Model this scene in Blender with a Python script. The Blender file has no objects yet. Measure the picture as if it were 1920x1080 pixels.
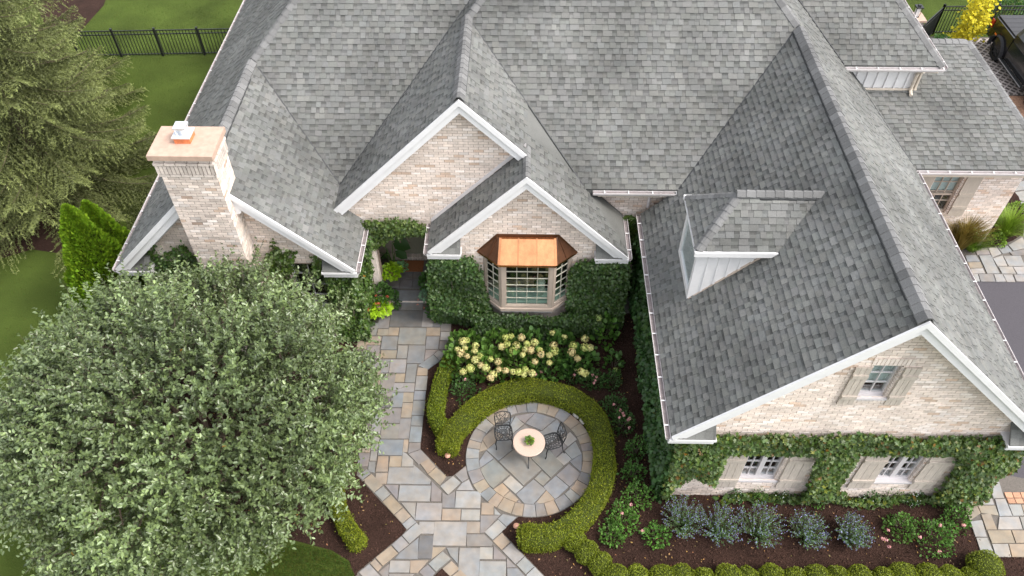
import bpy, math, random
import numpy as np
from mathutils import Vector, Matrix

random.seed(7)
rng = np.random.default_rng(11)
scene = bpy.context.scene
COL = scene.collection

# ------------------------------------------------------------------ camera
FPX, TH, YAW, CAMH = 1478.0, math.radians(48), math.radians(0.9), 17.5
cam_data = bpy.data.cameras.new('camera')
cam_data.sensor_width = 36.0
cam_data.lens = 36.0 * FPX / 1920.0
cam_data.clip_end = 400
cam = bpy.data.objects.new('camera', cam_data)
cam.location = (0, 0, CAMH)
cam.rotation_euler = (math.radians(90) - TH, 0, YAW)
COL.objects.link(cam)
scene.camera = cam

# ------------------------------------------------------------------ sky and sun
SUN_ELEV, SUN_AZ = math.radians(52), math.radians(108)      # azimuth clockwise from +Y
world = bpy.data.worlds.new('World'); scene.world = world
world.use_nodes = True
wn = world.node_tree.nodes; wl = world.node_tree.links
sky = wn.new('ShaderNodeTexSky'); sky.sky_type = 'NISHITA'; sky.sun_disc = False
sky.sun_elevation = SUN_ELEV; sky.sun_rotation = SUN_AZ
sky.air_density = 1.0; sky.dust_density = 3.0; sky.ozone_density = 0.6
hs = wn.new('ShaderNodeHueSaturation'); hs.inputs['Saturation'].default_value = .22      # thin overcast: a paler sky all round
wl.new(sky.outputs[0], hs.inputs['Color']); wl.new(hs.outputs[0], wn['Background'].inputs[0])
wn['Background'].inputs[1].default_value = 0.15
sd = bpy.data.lights.new('sun', 'SUN'); sd.energy = 0.85; sd.angle = math.radians(18); sd.color = (1.0, 0.92, 0.81)
sun = bpy.data.objects.new('sun', sd); COL.objects.link(sun)
to_sun = Vector((math.sin(SUN_AZ) * math.cos(SUN_ELEV), math.cos(SUN_AZ) * math.cos(SUN_ELEV), math.sin(SUN_ELEV)))
sun.rotation_euler = to_sun.to_track_quat('Z', 'Y').to_euler()
sun.location = (20, -10, 30)
scene.view_settings.view_transform = 'Standard'
scene.view_settings.look = 'None'
scene.view_settings.gamma = 1.0
scene.view_settings.exposure = 1.5

# ------------------------------------------------------------------ pixel -> place helpers (photo pixels give directions only)
_f = np.array([-math.sin(YAW) * math.cos(TH), math.cos(YAW) * math.cos(TH), -math.sin(TH)])
_r = np.array([math.cos(YAW), math.sin(YAW), 0.0]); _u = np.cross(_r, _f); _C = np.array([0, 0, CAMH])
def ray(px, py): return _f + _r * (px - 960) / FPX - _u * (py - 540) / FPX
def G(px, py, z=0.0):
    d = ray(px, py); return _C + d * ((z - CAMH) / d[2])
def WY(px, py, y):
    d = ray(px, py); return _C + d * (y / d[1])
def PX(p):
    d = np.asarray(p, float) - _C; k = d @ _f
    return np.stack([960 + FPX * (d @ _r) / k, 540 - FPX * (d @ _u) / k], -1)
def inpoly(pts, poly):
    pts = np.atleast_2d(pts); x, y = pts[:, 0], pts[:, 1]; r = np.zeros(len(pts), bool)
    n = len(poly)
    for i in range(n):
        x0, y0 = poly[i]; x1, y1 = poly[(i + 1) % n]
        if y0 == y1: continue
        c = ((y0 > y) != (y1 > y)) & (x < (x1 - x0) * (y - y0) / (y1 - y0) + x0)
        r ^= c
    return r

# ------------------------------------------------------------------ objects
def put(name, mesh, parent=None):
    o = bpy.data.objects.new(name, mesh); COL.objects.link(o)
    if parent is not None:
        o.parent = parent; o.matrix_parent_inverse = Matrix.Translation(-Vector(parent.location))
    return o
def tag(o, label=None, cat=None, group=None, kind=None):
    if label: o['label'] = label
    if cat: o['category'] = cat
    if group: o['group'] = group
    if kind: o['kind'] = kind
    return o
def thing(name, label, cat, group=None, loc=(0, 0, 0)):
    o = bpy.data.objects.new(name, None); COL.objects.link(o); o.location = loc
    o.empty_display_size = 0.2
    return tag(o, label, cat, group)
def tintmesh(me, tints):
    a = me.attributes.new('tint', 'FLOAT_COLOR', 'FACE')
    t = np.ones((len(me.polygons), 4), np.float32); t[:, :3] = tints
    a.data.foreach_set('color', t.ravel())

class MB:
    def __init__(s): s.v = []; s.f = []; s.t = []
    def poly(s, pts, t=1.0):
        b = len(s.v); s.v += [tuple(p) for p in pts]; s.f.append(tuple(range(b, b + len(pts)))); s.t.append(t)
    def add(s, vs, fs, t=1.0):
        b = len(s.v); s.v += [tuple(p) for p in vs]
        for f in fs: s.f.append(tuple(i + b for i in f)); s.t.append(t)
    def box(s, x0, y0, z0, x1, y1, z1, t=1.0):
        if x0 > x1: x0, x1 = x1, x0
        if y0 > y1: y0, y1 = y1, y0
        if z0 > z1: z0, z1 = z1, z0
        s.add([(x0,y0,z0),(x1,y0,z0),(x1,y1,z0),(x0,y1,z0),(x0,y0,z1),(x1,y0,z1),(x1,y1,z1),(x0,y1,z1)],
              [(0,3,2,1),(4,5,6,7),(0,1,5,4),(1,2,6,5),(2,3,7,6),(3,0,4,7)], t)
    def prism(s, base, off, t=1.0):
        """closed prism: polygon base, swept by vector off"""
        n = len(base); off = Vector(off); b = [Vector(p) for p in base]; tp = [p + off for p in b]
        nn = Vector((0, 0, 0))
        for i in range(n): nn += b[i].cross(b[(i + 1) % n])
        if nn.dot(off) > 0: bot = tuple(reversed(range(n))); top = tuple(range(n, 2 * n)); sd = [(i, (i+1)%n, n+(i+1)%n, n+i) for i in range(n)]
        else: bot = tuple(range(n)); top = tuple(reversed(range(n, 2 * n))); sd = [((i+1)%n, i, n+i, n+(i+1)%n) for i in range(n)]
        s.add(b + tp, [bot, top] + sd, t)
    def bar(s, a, b, w, h, up=(0, 0, 1), t=1.0):
        a = Vector(a); b = Vector(b); d = (b - a).normalized(); sd = d.cross(Vector(up))
        if sd.length < 1e-5: sd = d.cross(Vector((1, 0, 0)))
        sd.normalize(); u = sd.cross(d)
        q = [-sd*w/2 - u*h/2, sd*w/2 - u*h/2, sd*w/2 + u*h/2, -sd*w/2 + u*h/2]
        s.prism([a + k for k in q], b - a, t)
    def tube(s, pts, rad, n=6, t=1.0, cap=True):
        pts = [Vector(p) for p in pts]; m = len(pts)
        if not hasattr(rad, '__len__'): rad = [rad] * m
        b0 = len(s.v); ref = Vector((0.31, 0.22, 0.92))
        for i, p in enumerate(pts):
            d = (pts[min(i+1, m-1)] - pts[max(i-1, 0)]).normalized()
            a = d.cross(ref)
            if a.length < 1e-3: a = d.cross(Vector((1, 0, 0)))
            a.normalize(); c = d.cross(a)
            for k in range(n):
                g = 2 * math.pi * k / n; s.v.append(tuple(p + (a * math.cos(g) + c * math.sin(g)) * rad[i]))
        for i in range(m - 1):
            for k in range(n):
                s.f.append((b0+i*n+k, b0+i*n+(k+1)%n, b0+(i+1)*n+(k+1)%n, b0+(i+1)*n+k)); s.t.append(t)
        if cap:
            s.f.append(tuple(b0 + k for k in reversed(range(n)))); s.t.append(t)
            s.f.append(tuple(b0 + (m-1)*n + k for k in range(n))); s.t.append(t)
    def lathe(s, c, prof, n=20, t=1.0):
        """profile [(r, z)] bottom to top round axis at c"""
        b0 = len(s.v); m = len(prof)
        for r, z in prof:
            for k in range(n):
                g = 2 * math.pi * k / n; s.v.append((c[0] + r * math.cos(g), c[1] + r * math.sin(g), c[2] + z))
        for i in range(m - 1):
            for k in range(n):
                s.f.append((b0+i*n+k, b0+i*n+(k+1)%n, b0+(i+1)*n+(k+1)%n, b0+(i+1)*n+k)); s.t.append(t)
        s.f.append(tuple(b0 + k for k in reversed(range(n)))); s.t.append(t)
        s.f.append(tuple(b0 + (m-1)*n + k for k in range(n))); s.t.append(t)
    def mesh(s, name, mat, smooth=False):
        me = bpy.data.meshes.new(name); me.from_pydata(s.v, [], s.f)
        t = np.array([(q if hasattr(q, '__len__') else (q, q, q)) for q in s.t], np.float32).reshape(-1, 3)
        tintmesh(me, t); me.materials.append(mat)
        if smooth: me.polygons.foreach_set('use_smooth', np.ones(len(me.polygons), bool))
        me.update(); return me
    def build(s, name, mat, parent=None, smooth=False):
        return put(name, s.mesh(name, mat, smooth), parent)

def nrm(a): return a / np.maximum(np.linalg.norm(a, axis=-1, keepdims=True), 1e-9)
# leaf templates: (along, side, up) verts + faces (all quads or all tris)
OVAL = (np.array([(0,0,0),(.28,-.42,.10),(.70,-.34,.08),(1,0,-.06),(.70,.34,.08),(.28,.42,.10)]), [(0,3,2,1),(0,5,4,3)])
RHOMB = (np.array([(0,0,0),(.45,-.42,.12),(1,0,0),(.45,.42,.12)]), [(0,2,1),(0,3,2)])
LOBED = (np.array([(0,0,0),(-.08,-.38,.03),(.30,-.24,.06),(.42,-.60,-.02),(.64,-.24,.05),(1,0,-.10),(.64,.24,.05),(.42,.60,-.02),(.30,.24,.06),(-.08,.38,.03)]),
         [(0,2,1),(0,4,2),(2,4,3),(0,5,4),(0,6,5),(0,8,6),(8,7,6),(0,9,8)])
BLADE = (np.array([(0,-.035,0),(0,.035,0),(.55,.03,.10),(.55,-.03,.10),(1,.004,-.06),(1,-.004,-.06)]), [(0,1,2,3),(3,2,4,5)])
NEEDLE = (np.array([(0,-.05,0),(0,.05,0),(1,0,0)]), [(0,1,2)])
def leafmesh(name, tmpl, Pn, D, N, S, tint, mat, parent=None, width=1.0, smooth=False):
    T, F = tmpl; n = len(Pn); k = len(T)
    D = nrm(D); B = nrm(np.cross(N, D)); N = np.cross(D, B)
    S = np.broadcast_to(S, (n,)).astype(float); W = S * np.broadcast_to(width, (n,))
    V = (Pn[:, None, :] + D[:, None, :] * (T[None, :, 0:1] * S[:, None, None])
         + B[:, None, :] * (T[None, :, 1:2] * W[:, None, None]) + N[:, None, :] * (T[None, :, 2:3] * S[:, None, None]))
    m = len(F[0]); Fa = np.array(F)
    idx = (np.arange(n)[:, None, None] * k + Fa[None]).reshape(-1)
    nf = n * len(F)
    me = bpy.data.meshes.new(name)
    me.vertices.add(n * k); me.vertices.foreach_set('co', V.astype(np.float32).ravel())
    me.loops.add(nf * m); me.loops.foreach_set('vertex_index', idx.astype(np.int32))
    me.polygons.add(nf); me.polygons.foreach_set('loop_start', (np.arange(nf) * m).astype(np.int32))
    me.polygons.foreach_set('loop_total', np.full(nf, m, np.int32))
    if smooth: me.polygons.foreach_set('use_smooth', np.ones(nf, bool))
    me.update(calc_edges=True)
    tt = np.repeat(np.broadcast_to(np.asarray(tint, float).reshape(-1, 3) if np.ndim(tint) else tint, (n, 3)), len(F), axis=0)
    tintmesh(me, tt); me.materials.append(mat)
    return put(name, me, parent)
def rdir(n): return nrm(rng.normal(size=(n, 3)))
def U(a, b, n): return rng.uniform(a, b, n)

# ------------------------------------------------------------------ materials (tint attribute = each piece's own colour variation; spruce needles also hold inner shade)
def M(name, col, rough=0.8, noise=None, bump=None, spec=0.3, metal=0.0, trans=0.0, col2=None, coord='Object', stretch=None, noise2=None, emit=None):
    m = bpy.data.materials.new(name); m.use_nodes = True
    nt = m.node_tree; N = nt.nodes; L = nt.links; p = N['Principled BSDF']
    p.inputs['Roughness'].default_value = rough; p.inputs['Specular IOR Level'].default_value = spec
    p.inputs['Metallic'].default_value = metal
    at = N.new('ShaderNodeAttribute'); at.attribute_name = 'tint'
    mul = N.new('ShaderNodeMix'); mul.data_type = 'RGBA'; mul.blend_type = 'MULTIPLY'; mul.inputs[0].default_value = 1
    L.new(at.outputs['Color'], mul.inputs[7])
    tc = N.new('ShaderNodeTexCoord'); src = tc.outputs[coord]
    if stretch:
        mp = N.new('ShaderNodeMapping'); mp.inputs['Scale'].default_value = stretch; L.new(src, mp.inputs[0]); src = mp.outputs[0]
    if noise:
        sc, amt = noise[0], noise[1]
        nz = N.new('ShaderNodeTexNoise'); nz.inputs['Scale'].default_value = sc; nz.inputs['Detail'].default_value = 6; nz.inputs['Roughness'].default_value = .65
        L.new(src, nz.inputs['Vector'])
        rp = N.new('ShaderNodeMapRange'); rp.inputs[1].default_value = .28; rp.inputs[2].default_value = .72
        L.new(nz.outputs[0], rp.inputs[0])
        mx = N.new('ShaderNodeMix'); mx.data_type = 'RGBA'; L.new(rp.outputs[0], mx.inputs[0])
        c2 = col2 if col2 else tuple(c * (1 + amt) for c in col)
        c1 = col if col2 else tuple(c * (1 - amt) for c in col)
        mx.inputs[6].default_value = (*c1, 1); mx.inputs[7].default_value = (*c2, 1)
        out = mx.outputs[2]
    else:
        cn = N.new('ShaderNodeRGB'); cn.outputs[0].default_value = (*col, 1); out = cn.outputs[0]
    if noise2:      # second, larger stain layer: (scale, lo, hi)
        n2 = N.new('ShaderNodeTexNoise'); n2.inputs['Scale'].default_value = noise2[0]; n2.inputs['Detail'].default_value = 4
        L.new(tc.outputs[coord], n2.inputs['Vector'])
        r2 = N.new('ShaderNodeMapRange'); r2.inputs[1].default_value = .3; r2.inputs[2].default_value = .7
        r2.inputs[3].default_value = noise2[1]; r2.inputs[4].default_value = noise2[2]; L.new(n2.outputs[0], r2.inputs[0])
        m2 = N.new('ShaderNodeMix'); m2.data_type = 'RGBA'; m2.blend_type = 'MULTIPLY'; m2.inputs[0].default_value = 1
        L.new(out, m2.inputs[6]); L.new(r2.outputs[0], m2.inputs[7]); out = m2.outputs[2]
    L.new(out, mul.inputs[6]); L.new(mul.outputs[2], p.inputs['Base Color'])
    if bump:
        bz = N.new('ShaderNodeTexNoise'); bz.inputs['Scale'].default_value = bump[0]; bz.inputs['Detail'].default_value = 5
        L.new(src, bz.inputs['Vector'])
        b = N.new('ShaderNodeBump'); b.inputs['Strength'].default_value = bump[1]; b.inputs['Distance'].default_value = bump[2] if len(bump) > 2 else .01
        L.new(bz.outputs[0], b.inputs['Height']); L.new(b.outputs[0], p.inputs['Normal'])
    if emit: p.inputs['Emission Color'].default_value = (*emit[0], 1); p.inputs['Emission Strength'].default_value = emit[1]
    if trans > 0:
        tr = N.new('ShaderNodeBsdfTranslucent'); ms = N.new('ShaderNodeMixShader'); ms.inputs[0].default_value = trans
        L.new(mul.outputs[2], tr.inputs[0]); L.new(p.outputs[0], ms.inputs[1]); L.new(tr.outputs[0], ms.inputs[2])
        L.new(ms.outputs[0], N['Material Output'].inputs[0])
    return m

m_shingle = M('asphalt_shingle', (.145,.147,.141), .93, (55, .25), (160, .5, .004), .2, noise2=(.6, .76, 1.26))
m_cap = M('ridge_cap_shingle', (.160,.163,.160), .93, (45, .25), (150, .5, .004), .2)
m_flash = M('roof_metal', (.05,.052,.055), .6, (8,.3))
m_brick = M('whitewashed_brick', (.78,.68,.615), .9, (14, .14), (60, .6, .006), .2, noise2=(1.3, .9, 1.08))
m_mortar = M('mortar', (.34,.26,.21), .95, (30, .2), (80, .5, .005))
m_white = M('white_paint', (.74,.73,.74), .5, (5, .05))
m_cream = M('cream_paint', (.66,.58,.49), .55, (4, .06))
m_taupe = M('taupe_paint', (.47,.41,.35), .6, (7, .12), stretch=(6, 6, 1))
m_taupe2 = M('weathered_taupe_wood', (.50,.44,.385), .75, (6, .2), (20, .3, .004), stretch=(6, 6, 1))
m_putty = M('putty_frame_paint', (.46,.38,.32), .5, (5, .07))
m_sash = M('pale_sash_paint', (.60,.57,.58), .5, (5, .06))
m_mortar2 = M('stained_mortar', (.13,.10,.085), .95, (14, .5), (80, .5, .005))
m_gutter = M('painted_gutter', (.66,.62,.62), .45, (6, .08))
m_gutin = M('gutter_inside', (.22,.19,.19), .8, (10, .3))
m_copper = M('copper', (.80,.36,.17), .27, (4, .24), None, .5, 1.0, stretch=(1, 1, .35))
m_copper2 = M('dark_copper', (.11,.045,.02), .5, (6, .3), None, .5, .35)  # side pans' dark reflection put into the colour; flashing is dark brown too
m_stone = M('bluestone', (1.12, 1.0, .86), .75, (1.9, .12), (40, .25, .004), .3, col2=(.90,1.0,1.10), noise2=(5.0, .86, 1.12))
m_joint = M('stone_joint', (.125,.112,.10), .95, (40, .3))
m_cap_stone = M('limestone_cap', (.44,.315,.25), .85, (6, .15), (50, .4, .005))
m_clay = M('orange_clay', (.60,.19,.08), .85, (12, .3), (50, .4, .004))
m_zinc = M('galvanised_metal', (.72,.74,.78), .4, (9, .1), None, .5, .6)
m_black = M('black_iron', (.018,.019,.021), .42, (30, .3), None, .5)
m_dark = M('dark_interior', (.022,.02,.018), .9, (3, .5))
m_seat = M('green_window_seat', (.42,.58,.50), .8, (3, .1))
m_mulch = M('mulch', (.022,.012,.009), .95, (26, .8), (34, 1.0, .05), .15, col2=(.055,.029,.022), noise2=(1.5, .75, 1.25))
m_chip = M('mulch_chip', (.055,.030,.022), .9, None, None, .15)
m_lawn = M('lawn', (.042,.068,.011), .95, (38, .5), (90, 1.0, .03), .1, col2=(.088,.120,.025), noise2=(.55, .72, 1.25))
m_grass = M('grass_blade', (.075,.110,.020), .7, None, None, .2, trans=.25)
m_asph = M('asphalt', (.075,.070,.080), .92, (70, .3), (150, .6, .004), .25)
m_paver = M('clay_paver', (.40,.23,.15), .9, (25, .2), (60, .4, .003))
m_conc = M('concrete_paver', (.50,.44,.42), .9, (20, .12))
m_leaf = M('tree_leaf', (.128,.176,.066), .33, None, None, .6, trans=.12)
m_ivy = M('ivy_leaf', (.060,.110,.026), .42, None, None, .45, trans=.2)
m_box = M('boxwood_leaf', (.185,.228,.014), .5, None, None, .4, trans=.25)
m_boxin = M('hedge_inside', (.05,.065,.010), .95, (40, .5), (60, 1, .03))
m_thuja = M('arborvitae_leaf', (.175,.310,.018), .6, None, None, .3, trans=.25)
m_spruce = M('spruce_needle', (.165,.195,.072), .55, None, None, .3, trans=.12)
m_bark = M('bark', (.10,.075,.055), .9, (12, .4), (30, .8, .02), stretch=(1, 1, .3))
m_twig = M('twig', (.115,.095,.07), .9)
m_plant = M('garden_leaf', (.085,.165,.035), .5, None, None, .4, trans=.22)
m_petal = M('petal', (1, 1, 1), .7, None, None, .2, trans=.25)
m_terra = M('terracotta', (.42,.30,.22), .85, (10, .15))
m_mat = M('coir_mat', (.30,.12,.05), .95, (60, .4), (120, .8, .01))
m_slate = M('slate_floor', (.135,.135,.15), .7, (5, .2), (30, .3, .004))
m_granite = M('pink_granite', (.48,.36,.295), .35, (60, .22), None, .5)
m_car = M('black_car_paint', (.012,.012,.014), .18, None, None, .6)
m_rubber = M('tyre_rubber', (.02,.02,.022), .85, (30, .2))
m_vinyl = M('black_vinyl_cover', (.05,.05,.055), .6, (20, .15))
m_lamp_red = M('red_lens', (.45,.03,.02), .25)
m_lamp_amber = M('amber_lens', (.75,.19,.03), .3)
m_glow = M('warm_bulb', (.9,.7,.4), .5, emit=((1.0,.72,.38), 6.0))
m_rock = M('pale_rock', (.55,.52,.50), .9, (12, .25), (30, .6, .01))
m_steel = M('bright_step_metal', (.6,.6,.62), .3, None, None, .5, .8)

def glass_mat():
    m = bpy.data.materials.new('window_glass'); m.use_nodes = True
    N = m.node_tree.nodes; L = m.node_tree.links
    t = N.new('ShaderNodeBsdfTransparent'); t.inputs[0].default_value = (.90,.93,.92,1)
    g = N.new('ShaderNodeBsdfGlossy'); g.inputs['Roughness'].default_value = .03; g.inputs[0].default_value = (.95,.97,1,1)
    lw0 = N.new('ShaderNodeLayerWeight'); lw0.inputs[0].default_value = .5
    pw = N.new('ShaderNodeMath'); pw.operation = 'POWER'; pw.inputs[1].default_value = 3.0; L.new(lw0.outputs['Facing'], pw.inputs[0])
    lw = N.new('ShaderNodeMath'); lw.operation = 'MULTIPLY_ADD'; lw.inputs[1].default_value = .75; lw.inputs[2].default_value = .05; L.new(pw.outputs[0], lw.inputs[0])
    mx = N.new('ShaderNodeMixShader'); L.new(lw.outputs[0], mx.inputs[0]); L.new(t.outputs[0], mx.inputs[1]); L.new(g.outputs[0], mx.inputs[2])
    L.new(mx.outputs[0], N['Material Output'].inputs[0]); return m
m_glass = glass_mat()
# ================================================================== GROUND
def sheet(name, pts, z, mat, parent=None):
    b = MB(); b.poly([(p[0], p[1], z) for p in pts]); o = b.build(name, mat, parent)
    if o.data.polygons[0].normal.z < 0: o.data.flip_normals()
    return o
lawn = tag(sheet('lawn', [(-140,-60),(140,-60),(140,190),(-140,190)], 0.0, m_lawn), kind='structure')
g2 = lambda L, z=0.0: [tuple(G(x, y, z)[:2]) for x, y in L]
bed_pts = g2([(700,1130),(668,1090),(655,1052),(622,1032),(565,1017),(500,1000)]) + [(-6.9,8.2),(-8.5,9.3),(-9.6,11),(-10.8,12.3),(-12.6,13.6),(-13.0,16.2),(-10,17),(-9.4,15.2),(-4,15.2),(2,16.2),(4,16.2),(4.2,12),(10.2,10.6),(10.74,9.3),(10.65,7.66),(14,7.66),(14,5.2),(0,5.0)]
front_bed = tag(sheet('mulch_bed', bed_pts, .010, m_mulch), kind='structure')
spruce_bed = tag(sheet('mulch_bed', g2([(-40,495),(0,486),(60,468),(130,478),(190,448),(222,405),(170,330),(0,300),(-60,380)]), .010, m_mulch), kind='structure')
far_bed = tag(sheet('mulch_bed', g2([(150,60),(195,10),(205,-20),(130,-60),(60,0),(90,55)]), .010, m_mulch), kind='structure')
side_bed_px = [(1836,467),(1901,362),(1909,371),(1919,406),(1917,440),(1898,453),(1869,463)]
drive = tag(sheet('driveway', [(10.5,9.0),(34,9.0),(34,16.30),(10.5,16.30)], .006, m_asph), kind='structure')
court = tag(sheet('parking_court', [(15.6,22),(30,22),(30,30.2),(16.2,30.2)], .006, m_joint), kind='structure')

# ---- flagstones: traced outlines, each its own slab
PAL = {'g':(.215,.220,.228),'d':(.150,.148,.153),'l':(.268,.262,.256),'t':(.295,.246,.195),'p':(.225,.208,.203),'w':(.312,.303,.292),'o':(.235,.230,.212),'b':(.225,.238,.258)}
PAL = {k: tuple(x*.86 for x in v) for k, v in PAL.items()}
def shrink(poly, d):
    p = np.array(poly, float); c = p.mean(0); v = p - c; l = np.linalg.norm(v, axis=1, keepdims=True)
    return c + v * np.maximum(.6, 1 - d / np.maximum(l, .02))
def stone(parent, pts, code, z0=.016, z1=.040, k=1.0, name='paving_stone', gap=.004):
    p = shrink(pts, gap); c = np.array(PAL[code]) * random.uniform(.93, 1.07) * k * np.array([random.uniform(.98,1.03), 1, random.uniform(.97,1.03)])
    dz = random.uniform(-.003, .003)
    a = 0; n = len(p)
    for i in range(n): a += p[i][0] * p[(i+1) % n][1] - p[(i+1) % n][0] * p[i][1]
    if a < 0: p = p[::-1]
    q = shrink(p, .006); b = MB()
    vs = [(x, y, z0) for x, y in p] + [(x, y, z1 - .005 + dz) for x, y in p] + [(x, y, z1 + dz) for x, y in q]
    fs = [tuple(range(2*n, 3*n))]
    for r in (0, n): fs += [(r+i, r+(i+1)%n, r+n+(i+1)%n, r+n+i) for i in range(n)]
    b.add(vs, fs, tuple(c)); return b.build(name, m_stone, parent)
path = tag(sheet('garden_path', g2([(728,556),(800,556),(812,575),(846,597),(844,657),(825,677),(803,693),(789,830),(788,842),(838,894),(849,893),(874,873),(900,860),(990,860),(990,940),(975,967),(950,988),(941,998),(1030,1090),(1060,1130),(640,1130),(672,1072),(754,1004),(763,993),(669,892),(673,840),(687,750),(693,704),(696,691),(669,664),(673,621),(681,597)]), .016, m_joint), kind='structure')
ZA = lambda x, y: (660 + x/6.75, 560 + y/6.75)
ZB = lambda x, y: (660 + x/6.75, 720 + y/6.75)
ZC = lambda x, y: (660 + x/4.8, 860 + y/4.8)
def rect(zf, x0, y0, x1, y1, zf2=None):
    a = G(*zf(x0, y0), .04); b = G(*(zf2 or zf)(x1, y1), .04)
    return [(a[0], a[1]), (b[0], a[1]), (b[0], b[1]), (a[0], b[1])]
def quad(zf, pts, z=.04): return [tuple(G(*zf(x, y), z)[:2]) for x, y in pts]
RA = [(505,30,625,140,'d'),(635,30,890,140,'g'),(500,145,885,355,'d'),(340,235,462,372,'p'),(905,145,1020,355,'l'),(1035,145,1115,355,'d'),(1135,250,1250,410,'p'),
 (230,300,308,465,'o'),(328,380,455,465,'t'),(470,365,585,465,'t'),(605,365,920,580,'o'),(945,365,1110,470,'t'),(1125,415,1245,525,'l'),(1112,535,1230,640,'p'),
 (945,475,1090,640,'g'),(140,250,215,410,'p'),(100,415,195,525,'l'),(70,530,180,640,'t'),(205,475,358,583,'t'),(385,475,560,645,'g'),(368,650,555,755,'t'),(585,590,690,755,'l'),
 (720,590,905,818,'g'),(385,765,460,935,'g'),(488,765,670,938,'l'),(698,825,795,1060,'g'),(535,945,660,1055,'t'),(245,890,362,965,'t'),(830,870,950,972,'t')]
RB = [(790,85,925,203,'g'),(775,208,910,395,'g'),(757,400,890,528,'g'),(742,533,870,736,'b'),(508,105,632,295,'b'),(652,105,770,230,'t'),(640,235,750,428,'t'),(332,170,475,295,'d'),
 (318,303,605,493,'p'),(378,500,585,693,'o'),(610,433,720,693,'p'),(202,75,318,200,'l'),(182,203,300,372,'l'),(275,376,356,628,'l'),(265,632,325,838,'o'),(242,840,303,972,'l'),
 (352,700,632,903,'b'),(657,700,700,862,'t'),(482,908,618,1048,'t'),(105,560,230,726,'l'),(100,730,222,868,'t'),(90,872,200,1040,'p')]
for x0, y0, x1, y1, c in RA: stone(path, rect(ZA, x0, y0, x1, y1), c)
for x0, y0, x1, y1, c in RB: stone(path, rect(ZB, x0, y0, x1, y1), c)
for a, c in (((375,945,515,165),'p'),((520,1065,785,100),'l'),((225,972,338,70),'t'),((815,978,940,78),'l')): stone(path, rect(ZA, *a, ZB), c)
stone(path, rect(ZB, 332, 908, 208, 120, ZC), 't') if False else stone(path, quad(lambda x, y: (x, y), [(709,855),(728,855),(727,884.5),(704,884.5)]), 't')
stone(path, quad(lambda x, y: (x, y), [(691,865),(704,865),(702,886),(690,884)]), 'g')
for pts, c in (([(190,590),(352,590),(340,755),(300,755),(186,650)],'p'),([(930,645),(1085,645),(1030,700),(912,785)],'p'),([(320,765),(382,765),(378,845)],'g'),
 ([(175,655),(225,705),(120,780),(70,705)],'l'),([(230,708),(378,848),(235,885),(130,780)],'g'),([(1030,705),(1095,652),(1170,690),(1112,785)],'l'),([(835,845),(1030,708),(1112,787),(960,895)],'g'),
 ): stone(path, quad(ZA, pts), c)
for pts, c in (([(722,742),(868,740),(865,825),(705,880)],'p'),([(640,850),(690,880),(775,960),(775,1045),(622,1045)],'l'),([(712,885),(865,828),(985,950),(840,1018)],'p')): stone(path, quad(ZB, pts), c)
for x0, y0, x1, y1, c in ((332,75,545,228,'l'),(215,125,310,228,'t'),(428,238,700,385,'l'),(935,290,1155,445,'w'),(582,395,800,555,'l'),(812,450,975,555,'t'),(985,455,1150,555,'w'),
 (1165,395,1275,505,'t'),(605,565,735,675,'w'),(742,565,1025,785,'l'),(1035,567,1150,672,'t'),(608,690,720,900,'d'),(967,800,1140,1110,'l'),(1150,795,1265,905,'w'),(1147,920,1385,1110,'l'),(342,915,515,1025,'l')):
    stone(path, rect(ZC, x0, y0, x1, y1), c)
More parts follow.
